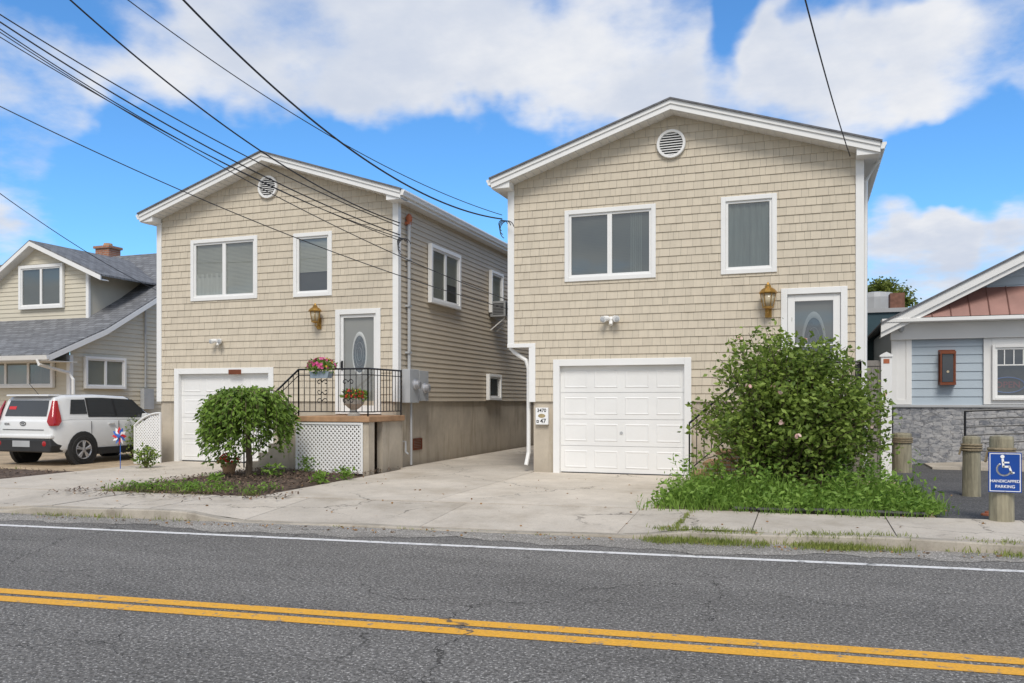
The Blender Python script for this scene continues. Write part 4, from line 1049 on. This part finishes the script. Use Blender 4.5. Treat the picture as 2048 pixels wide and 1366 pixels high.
# ------------------------------------------------------------------ blue building on the right
def shop():
    Y=21.; XL=at(1786,0,Y).x; XR=10.4
    t=thing('shop_building',(6,Y,.12),'pale blue clapboard building with stone base and brown metal pent roof','building')
    zst=at(1900,815,Y).z
    MB().box(XL,XR,Y-.06,Y+.3,.1,zst).build('stone_base','stone',t)
    MB().box(XL-.03,XR+.03,Y-.1,Y+.28,zst+.0,zst+.06).build('stone_cap','greymetal',t,bevel=.01)
    courses(TF(Y),XL,XR,zst+.06,3.3,.19,[],[],False,.02,.002).build('siding_wall','bluesiding',t,fix=False)
    MB().box(XL+.02,XR,Y+.03,Y+14,.1,3.4).build('side_wall','bluesiding',t)
    c0,c1=at(1784,0,Y).x,at(1823,0,Y).x
    MB(TF(Y)).ring(c0-.02,c1,zst+.065,3.3,.12,.02,.06).box(c0+.1,c1-.12,.02,.045,zst+.185,3.18).build('corner_board','white',t,bevel=.006)
    zf=at(1900,678,Y).z
    MB().box(XL-.06,XR,Y-.14,Y-.0,zf,3.42).build('frieze','white',t,bevel=.006)
    a=at(1762,648,Y-.5); b=at(2048,505,Y-.5); s=(b.z-a.z)/(b.x-a.x); xp=6.1; zp=a.z+s*(xp-a.x)
    tp=[(a.x,a.z),(xp,zp),(2*xp-a.x,a.z)]
    rf=MB().strip(tp,.04,0,'y',Y-.56,Y+14).build('roof','roofedge',t)
    MB().strip(tp,-.002,-.19,'y',Y-.52,Y-.46).strip(tp,-.16,-.30,'y',Y-.47,Y-.42).build('rake_fascia','white',rf)
    MB().strip(tp,-.28,-.30,'y',Y-.415,Y+.02).build('soffit','soffit',rf)
    MB().box(a.x+.02,2*xp-a.x,Y-.54,Y-.15,3.36,3.44).build('eave_ledge','white',rf,bevel=.006)
    courses(TF(Y),a.x+.3,2*xp-a.x-.3,3.4,zp,.19,[],[lambda p:zp-.22-s*(p[0]-xp)-p[1],lambda p:zp-.22+s*(p[0]-xp)-p[1]],False,.02,.002).build('gable_siding','bluesiding',t,fix=False)
    z0,z1=3.46,4.12; y0,y1=Y-.46,Y-.03
    xa0=a.x+(z0-a.z)/s+.55; xa1=a.x+(z1-a.z)/s+.55
    m=MB(); m.add([(xa0,y0,z0),(2*xp-xa0,y0,z0),(2*xp-xa1,y1,z1),(xa1,y1,z1)],[(0,1,2,3)])
    x=xa0+.25
    while x<2*xp-xa0-.2:
        f1=1
        if x<xa1: f1=max(.05,(x-xa0)/(xa1-xa0))
        m.tube([(x,y0-.005,z0+.01),(x,y0+(y1-y0)*f1-.005,z0+(z1-z0)*f1+.01)],.014,4); x+=.38
    m.build('pent_roof','copper',t)
    w0,w1=at(1966,0,Y).x,at(1966,0,Y).x+1.9; z0w=zst+.07; z1w=at(2000,676,Y).z
    MB(TF(Y)).ring(w0,w1,z0w,z1w,.16,.02,.07).build('window_trim','white',t,bevel=.006)
    w=window(t,TF(Y-.02),w0+.16,w1-.16,z0w+.1,z1w-.16,2,['none','none'],off=.02,tw=.06)
    m=MB(TF(Y)); zz=z1w-.62
    m.box(w0+.25,w1-.25,.09,.1,zz,zz+.025)
    for k in range(1,8):
        xx=w0+.22+(w1-w0-.44)*k/8; m.box(xx-.01,xx+.01,.09,.1,zz+.027,z1w-.27)
    m.build('muntins','white',w)
    p=at(1893,735,Y)
    m=MB(TF(Y)).box(p.x-.17,p.x+.17,.02,.05,p.z-.4,p.z+.4).box(p.x-.16,p.x+.16,.052,.24,p.z+.30,p.z+.36).box(p.x-.16,p.x+.16,.052,.24,p.z-.40,p.z-.34)
    for sx in(-1,1):
        for bb in(.06,.215): m.box(p.x+sx*.14-.015,p.x+sx*.14+.015,bb,bb+.02,p.z-.34,p.z+.3)
    l=m.build('wall_lantern','lampcopper',t)
    MB(TF(Y)).box(p.x-.11,p.x+.11,.07,.19,p.z-.33,p.z+.29).build('lamp_glass','carglass',l)
    MB(TF(Y)).lathe((p.x,.196,p.z-.1),[(.03,0),(.028,.01)],10,'y').build('lamp_bulb','amber',l)
    q=at(1802,662,Y-.3); MB().lathe((q.x,Y-.3,3.2),[(.07,.1),(.07,.03),(.05,-.03),(.02,-.06)],12).build('security_camera','greymetal',t)
    q=at(2014,770,Y); s=thing('open_sign',(q.x,Y-.055,q.z-.2),'oval neon style open sign hanging in the right shop window','sign')
    MB(TF(Y-.055)).tube([(q.x+.33*math.cos(v),0,q.z+.17*math.sin(v)) for v in [2*PI*k/28 for k in range(29)]],.014,6).build('blue_ring','blue',s)
    textm('OPEN',.19,'lettering','neonred',s,(q.x,Y-.055,q.z),FRONT,.004)
    MB(TF(Y-.055)).tube([(q.x-.25,0,q.z+.11),(q.x,0,q.z+.42),(q.x+.25,0,q.z+.11)],.004,4).build('hanger','iron',s)
    rl=thing('ramp_railing',(4.2,Y-1.4,.12),'black metal ramp handrail in front of the stone base','railing')
    m=MB(); a=at(1930,822,Y-1.5); b0=Vector((XR,Y-1.5,a.z+.35))
    for k in range(6):
        dz=.17*k; m.tube([(a.x,Y-1.5,a.z-dz),(b0.x,Y-1.5,b0.z-dz*.95)],.025 if k==0 else .014,6)
    for k in range(5):
        u=k/4*.999; x=a.x+(b0.x-a.x)*u; m.tube([(x,Y-1.5,.1),(x,Y-1.5,a.z+.35*u)],.025,6)
    m.build('rails','iron',rl)
    MB().prism([(a.x-.6,.1),(XR,.1),(XR,.6),(a.x-.6,.16)],'y',Y-1.4,Y-.07).build('ramp_slab','conc',rl)
shop()
Y=27.; x0,x1=at(1700,0,Y).x,at(1812,0,Y).x
t=thing('dark_building',((x0+x1)/2,Y,.1),'dark teal flat-roofed building glimpsed behind the right house','building')
zt=at(1760,625,Y).z
MB().box(x0-5,x1,Y,Y+10,.1,zt).build('wall','teal',t)
MB().box(x0-5,x1+.06,Y-.06,Y+10.06,zt,zt+.12).build('parapet','greymetal',t)
c=at(1793,610,Y+.6); MB().box(c.x-.2,c.x+.2,Y+.3,Y+.9,zt+.1,at(1793,588,Y+.6).z).build('chimney','oldbrick',t)
c=at(1752,620,Y+2); MB().lathe((c.x,Y+2,zt+.1),[(.55,0),(.55,.55),(.5,.7),(.2,.75)],18).build('roof_fan','greymetal',t)
Yp=16.4; fp=fx(1772,Yp)
t=thing('fence',(fp-.3,Yp,.12),'grey board fence with tall white post beside the right house','fence')
fh=at(1772,714,Yp).z
post=MB().box(fp-.09,fp+.09,Yp-.09,Yp+.09,.1,fh).build('post','white',t,bevel=.008)
MB().prism([(fp-.11,fh),(fp+.11,fh),(fp+.11,fh+.03),(fp,fh+.09),(fp-.11,fh+.03)],'y',Yp-.11,Yp+.11).build('post_cap','white',post)
MB().box(fp-.05,fp+.05,Yp-.096,Yp-.092,fh-.12,fh-.04).build('orange_notice','orange',post)
m=MB(); x=1.02
while x<fp-.1: m.box(x,min(x+.1,fp-.095),Yp-.02,Yp+.0,.15,fh-.1); x+=.106
m.build('board_panel','fence',t)
m=MB(); y=Yp+.1
while y<26: m.box(fp-.03,fp,y,y+.14,.15,fh-.05); y+=.148
m.build('board_panel','fence',t)
MB().box(1.0,fp-.1,Yp-.035,Yp-.022,fh-.16,fh-.06).build('rail','fence',t)
def bollard(px,py,wpx,hpx,label):
    g=gr(px,py,.12); tt=(H-.12)*F/(py-HZ); r=wpx/F*tt/2; h=hpx/F*tt
    t=thing('wooden_bollard',(g.x,g.y+r*.6,.12),label,'bollard','wooden piling bollards at the parking lot edge')
    c=(g.x,g.y+r*.6,.1)
    MB().lathe(c,[(r*1.04,0),(r*1.02,h*.3),(r*.98,h*.7),(r,h*.97),(r*.94,h),(r*.5,h+.012)],18).build('piling','piling',t)
    m=MB()
    for k in range(3):
        m.tube([(c[0]+(r+.008)*math.cos(a),c[1]+(r+.008)*math.sin(a),.1+h*.78+k*.04) for a in [2*PI*i/24 for i in range(25)]],.019,6)
    m.tube([(c[0]-r-.02,c[1]-.03,.1+h*.83),(c[0]-r-.05,c[1]-.03,.1+h*.7)],.016,5)
    m.build('rope','rope',t)
    return t,Vector(c),r,h
bollard(1805,945,36,80,'farthest weathered bollard, next to the white fence post')
bollard(1945,993,33,122,'middle weathered bollard with rope band near the ramp railing')
t,c,r,h=bollard(2006,1045,44,175,'nearest weathered bollard carrying the blue parking sign')
sy=c.y-r-.03; p=at(2010,945,sy)
t=thing('parking_sign',(p.x,sy,p.z-.24),'blue handicapped parking sign fixed to the nearest bollard','sign')
T=TF(sy); hw,hh=.175,.24
MB(T).box(p.x-hw,p.x+hw,-.008,.0,p.z-hh,p.z+hh).build('panel','signblue',t,bevel=.006)
MB(T).ring(p.x-hw+.012,p.x+hw-.012,p.z-hh+.012,p.z+hh-.012,.008,.001,.003).build('border','signwhite',t)
s=MB(T); cx,cz=p.x-.005,p.z+.075
def seg(a,b,w):
    a,b=Vector((a[0],0,a[1])),Vector((b[0],0,b[1])); d=(b-a).normalized(); n=Vector((-d.z,0,d.x))*w
    a=a-d*w*.5;b=b+d*w*.5
    s.add([(cx+q.x,.004,cz+q.z) for q in(a+n,b+n,b-n,a-n)],[(0,1,2,3)])
s.poly([(cx-.022+.022*math.cos(2*PI*k/16),.004,cz+.115+.022*math.sin(2*PI*k/16)) for k in range(16)])
seg((-.02,.085),(-.012,-.01),.012); seg((-.012,.045),(.045,.045),.009); seg((-.012,-.005),(.05,-.005),.012); seg((.05,-.005),(.075,-.085),.011); seg((.07,-.085),(.1,-.075),.009)
pts=[(-.005+.075*math.cos(a),-.035+.075*math.sin(a)) for a in [R(125)+R(215)*k/22 for k in range(23)]]
for a,b in zip(pts,pts[1:]): seg(a,b,.009)
s.build('wheelchair_symbol','signwhite',t,fix=False)
textm('HANDICAPPED',.046,'lettering','signwhite',t,(p.x,sy-.004,p.z-.105),FRONT)
textm('PARKING',.05,'lettering','signwhite',t,(p.x,sy-.004,p.z-.17),FRONT)
for zz in(.225,-.222): MB(T).lathe((p.x,.001,p.z+zz),[(.007,0),(.004,.005)],8,'y').build('bolt','greymetal',t)
g=gr(1977,1030,.125); o=MB().lathe((g.x,g.y,.122),[(.09,0),(.085,.02),(.045,.03),(.04,.05)],10).build('delineator_base','orange')
tag(o,'small broken orange plastic delineator base beside the sign bollard','debris')
def far_tree(px,py,Y,r,h,label):
    c=at(px,py,Y); t=thing('tree',(c.x,Y,.1),label,'tree')
    tr=MB().tube([(c.x,Y,0),(c.x+.1,Y,c.z*.5),(c.x,Y,c.z)],.16,8,.06); lf=MB()
    for k in range(26):
        d=Vector((G(0,1),G(0,1),G(0,1))).normalized(); e=c+Vector((d.x*r*.8,d.y*r*.8,d.z*h*.75))
        tr.tube([(c.x,Y,c.z-h*.6),tuple(c.lerp(e,.6)),tuple(e)],.03,4,.008)
        for i in range(190):
            p=e+Vector((G(0,r*.2),G(0,r*.2),G(0,h*.16))); lf.leaf(p,Vector((G(0,1),G(0,1),G(0,.6))),U(.1,.18),U(.03,.05))
    tr.build('trunk','bark',t); lf.build('crown','leaftree',t,fix=False)
far_tree(1768,600,38,1.0,.85,'green treetop showing above the dark building at right')
# ------------------------------------------------------------------ wires
def wire(a,b,sag,label,r=.011):
    A,B=at(*a),at(*b); n=40; pts=[]
    for i in range(n+1):
        s=i/n; p=A.lerp(B,s); p.z-=sag*4*s*(1-s); pts.append(p)
    tag(MB().tube(pts,r,6).build('overhead_wire','wire',smooth=True),label,'wire','overhead wires crossing the sky')
wire((-200,-100,8.),(798,452,15.5),.28,'overhead wire, topmost of the bundle entering the left edge near the corner',.010)
wire((-200,-92,8.2),(800,470,15.5),.36,'overhead wire, second of the bundle entering the left edge near the corner',.012)
wire((-200,-82,8.3),(802,476,15.5),.44,'overhead wire, third of the bundle entering the left edge near the corner',.009)
wire((-200,-52,8.4),(802,482,15.5),.30,'overhead wire, lowest of the bundle ending at the left house corner',.008)
wire((-200,-70,8.3),(1016,600,15.45),.42,'overhead wire crossing the left gable down to the right house corner',.008)
wire((80,-55,8.),(800,446,15.5),.42,'overhead wire crossing the top edge furthest left, reaching the left house corner',.012)
wire((190,-50,8.),(1004,430,15.5),.36,'thin overhead wire to the right house, left one of its pair',.007)
wire((310,-60,8.),(1004,438,15.5),.62,'thick overhead wire sagging to the left eave of the right house',.014)
wire((-200,112,8.),(1016,618,15.45),.30,'overhead wire crossing low in front of the left house windows',.008)
wire((-200,235,9.),(335,590,19.5),.25,'lowest overhead wire at left, running past the cream house dormer',.008)
wire((1580,-120,8.),(1700,312,15.52),.1,'single overhead wire dropping to the right eave of the right house',.009)
# ------------------------------------------------------------------ camera, light, sky
cam=bpy.data.cameras.new('camera'); co=bpy.data.objects.new('camera',cam); C.objects.link(co)
co.location=(0,0,H); co.rotation_euler=(R(90),0,TH); cam.sensor_width=36; cam.lens=36*F/2048; cam.shift_y=(HZ-683)/2048; cam.clip_end=3000; cam.clip_start=.05
scn.camera=co
EL,AZ=R(50),math.atan2(.30,-.95)
sd=Vector((math.sin(AZ)*math.cos(EL),math.cos(AZ)*math.cos(EL),math.sin(EL)))
sl=bpy.data.lights.new('sun','SUN'); sl.energy=2.45; sl.angle=R(22); sl.color=(1,.95,.87)
so=bpy.data.objects.new('sun',sl); C.objects.link(so); so.rotation_euler=sd.to_track_quat('Z','Y').to_euler(); so.location=(0,0,30)
w=bpy.data.worlds.new('World'); scn.world=w; w.use_nodes=True; nt=w.node_tree; nt.nodes.clear()
out=node(nt,'ShaderNodeOutputWorld'); bg=node(nt,'ShaderNodeBackground'); bg.inputs[1].default_value=.15; L(nt,bg.outputs[0],out.inputs[0])
sky=node(nt,'ShaderNodeTexSky',sky_type='NISHITA'); sky.sun_disc=False; sky.sun_elevation=EL; sky.sun_rotation=AZ%(2*PI); sky.air_density=1.; sky.dust_density=.4; sky.ozone_density=2.
tc=node(nt,'ShaderNodeTexCoord'); dv=tc.outputs['Generated']
sp=node(nt,'ShaderNodeSeparateXYZ'); L(nt,dv,sp.inputs[0])
def mth(op,a,b=None,c=None):
    n=node(nt,'ShaderNodeMath',operation=op)
    for i,v in enumerate((a,b,c)):
        if v is None: continue
        if isinstance(v,(int,float)): n.inputs[i].default_value=v
        else: L(nt,v,n.inputs[i])
    return n.outputs[0]
zz=mth('ADD',mth('MAXIMUM',sp.outputs[2],0.),.22)
cb=node(nt,'ShaderNodeCombineXYZ'); L(nt,mth('DIVIDE',sp.outputs[0],zz),cb.inputs[0]); L(nt,mth('DIVIDE',sp.outputs[1],zz),cb.inputs[1])
n1=noise(nt,cb.outputs[0],2.3,8,.58)
dens=n1
wn=node(nt,'ShaderNodeTexNoise'); wn.inputs['Scale'].default_value=7; wn.inputs['Detail'].default_value=4; L(nt,dv,wn.inputs['Vector'])
wo=node(nt,'ShaderNodeVectorMath',operation='SUBTRACT'); L(nt,wn.outputs['Color'],wo.inputs[0]); wo.inputs[1].default_value=(.5,.5,.5)
wd=node(nt,'ShaderNodeVectorMath',operation='MULTIPLY_ADD'); L(nt,wo.outputs[0],wd.inputs[0]); wd.inputs[1].default_value=(.24,.24,.24); L(nt,dv,wd.inputs[2])
wnn=node(nt,'ShaderNodeVectorMath',operation='NORMALIZE'); L(nt,wd.outputs[0],wnn.inputs[0]); dvw=wnn.outputs[0]
def blobd(d,rad,amt,src):
    global dens
    vm=node(nt,'ShaderNodeVectorMath',operation='DOT_PRODUCT'); L(nt,src,vm.inputs[0]); vm.inputs[1].default_value=d
    dens=mth('ADD',dens,mapr(nt,vm.outputs['Value'],math.cos(R(rad)),1,0,amt,True))
def blob(px,py,rad,amt): blobd((at(px,py,10)-Vector((0,0,H))).normalized(),rad,amt,dvw)
for b in ((620,60,12,.22),(880,120,8.5,.18),(1130,140,8.5,.22),(1330,70,9,.16),(1700,120,8.5,.2),(1960,130,8,.2),(330,90,8,.14),(150,230,7,.15),(30,170,6,.1),(1560,190,5,.12),
          (1880,425,4,.20),(1820,510,4,.2),(1980,535,4.5,.22),(20,450,5,.12),(1480,45,4,-.3),(1730,20,3,-.2),(60,10,6,-.14),
          (330,330,6,-.24),(600,320,7,-.26),(780,340,8,-.3),(950,360,7,-.3),(1000,290,5,-.12),(1850,340,5,-.34),(1990,345,5,-.34),(230,400,6,-.2),(60,330,5,-.14)): blob(*b)
blobd(Vector((0,-1,.5)).normalized(),112,.32,dv)  # added cloud cover behind the camera, out of view, to whiten the ambient light
fac=mapr(nt,dens,.47,.80,0,1,True)
up=node(nt,'ShaderNodeVectorMath',operation='ADD'); L(nt,cb.outputs[0],up.inputs[0]); up.inputs[1].default_value=(.12,.2,0)
n2=noise(nt,up.outputs[0],1.9,6,.58)
shade=mapr(nt,mth('ADD',n2,mth('MULTIPLY',dens,.25)),.50,.84,0,1,True)
ccol=mixc(nt,shade,(6.0,6.05,6.2,1),(4.1,4.5,5.3,1))
skyc=mixc(nt,1.,sky.outputs[0],(.55,.98,1.32,1),'MULTIPLY')
L(nt,mixc(nt,fac,skyc,ccol),bg.inputs[0])
scn.view_settings.view_transform='Standard'; scn.view_settings.look='None'; scn.view_settings.exposure=0
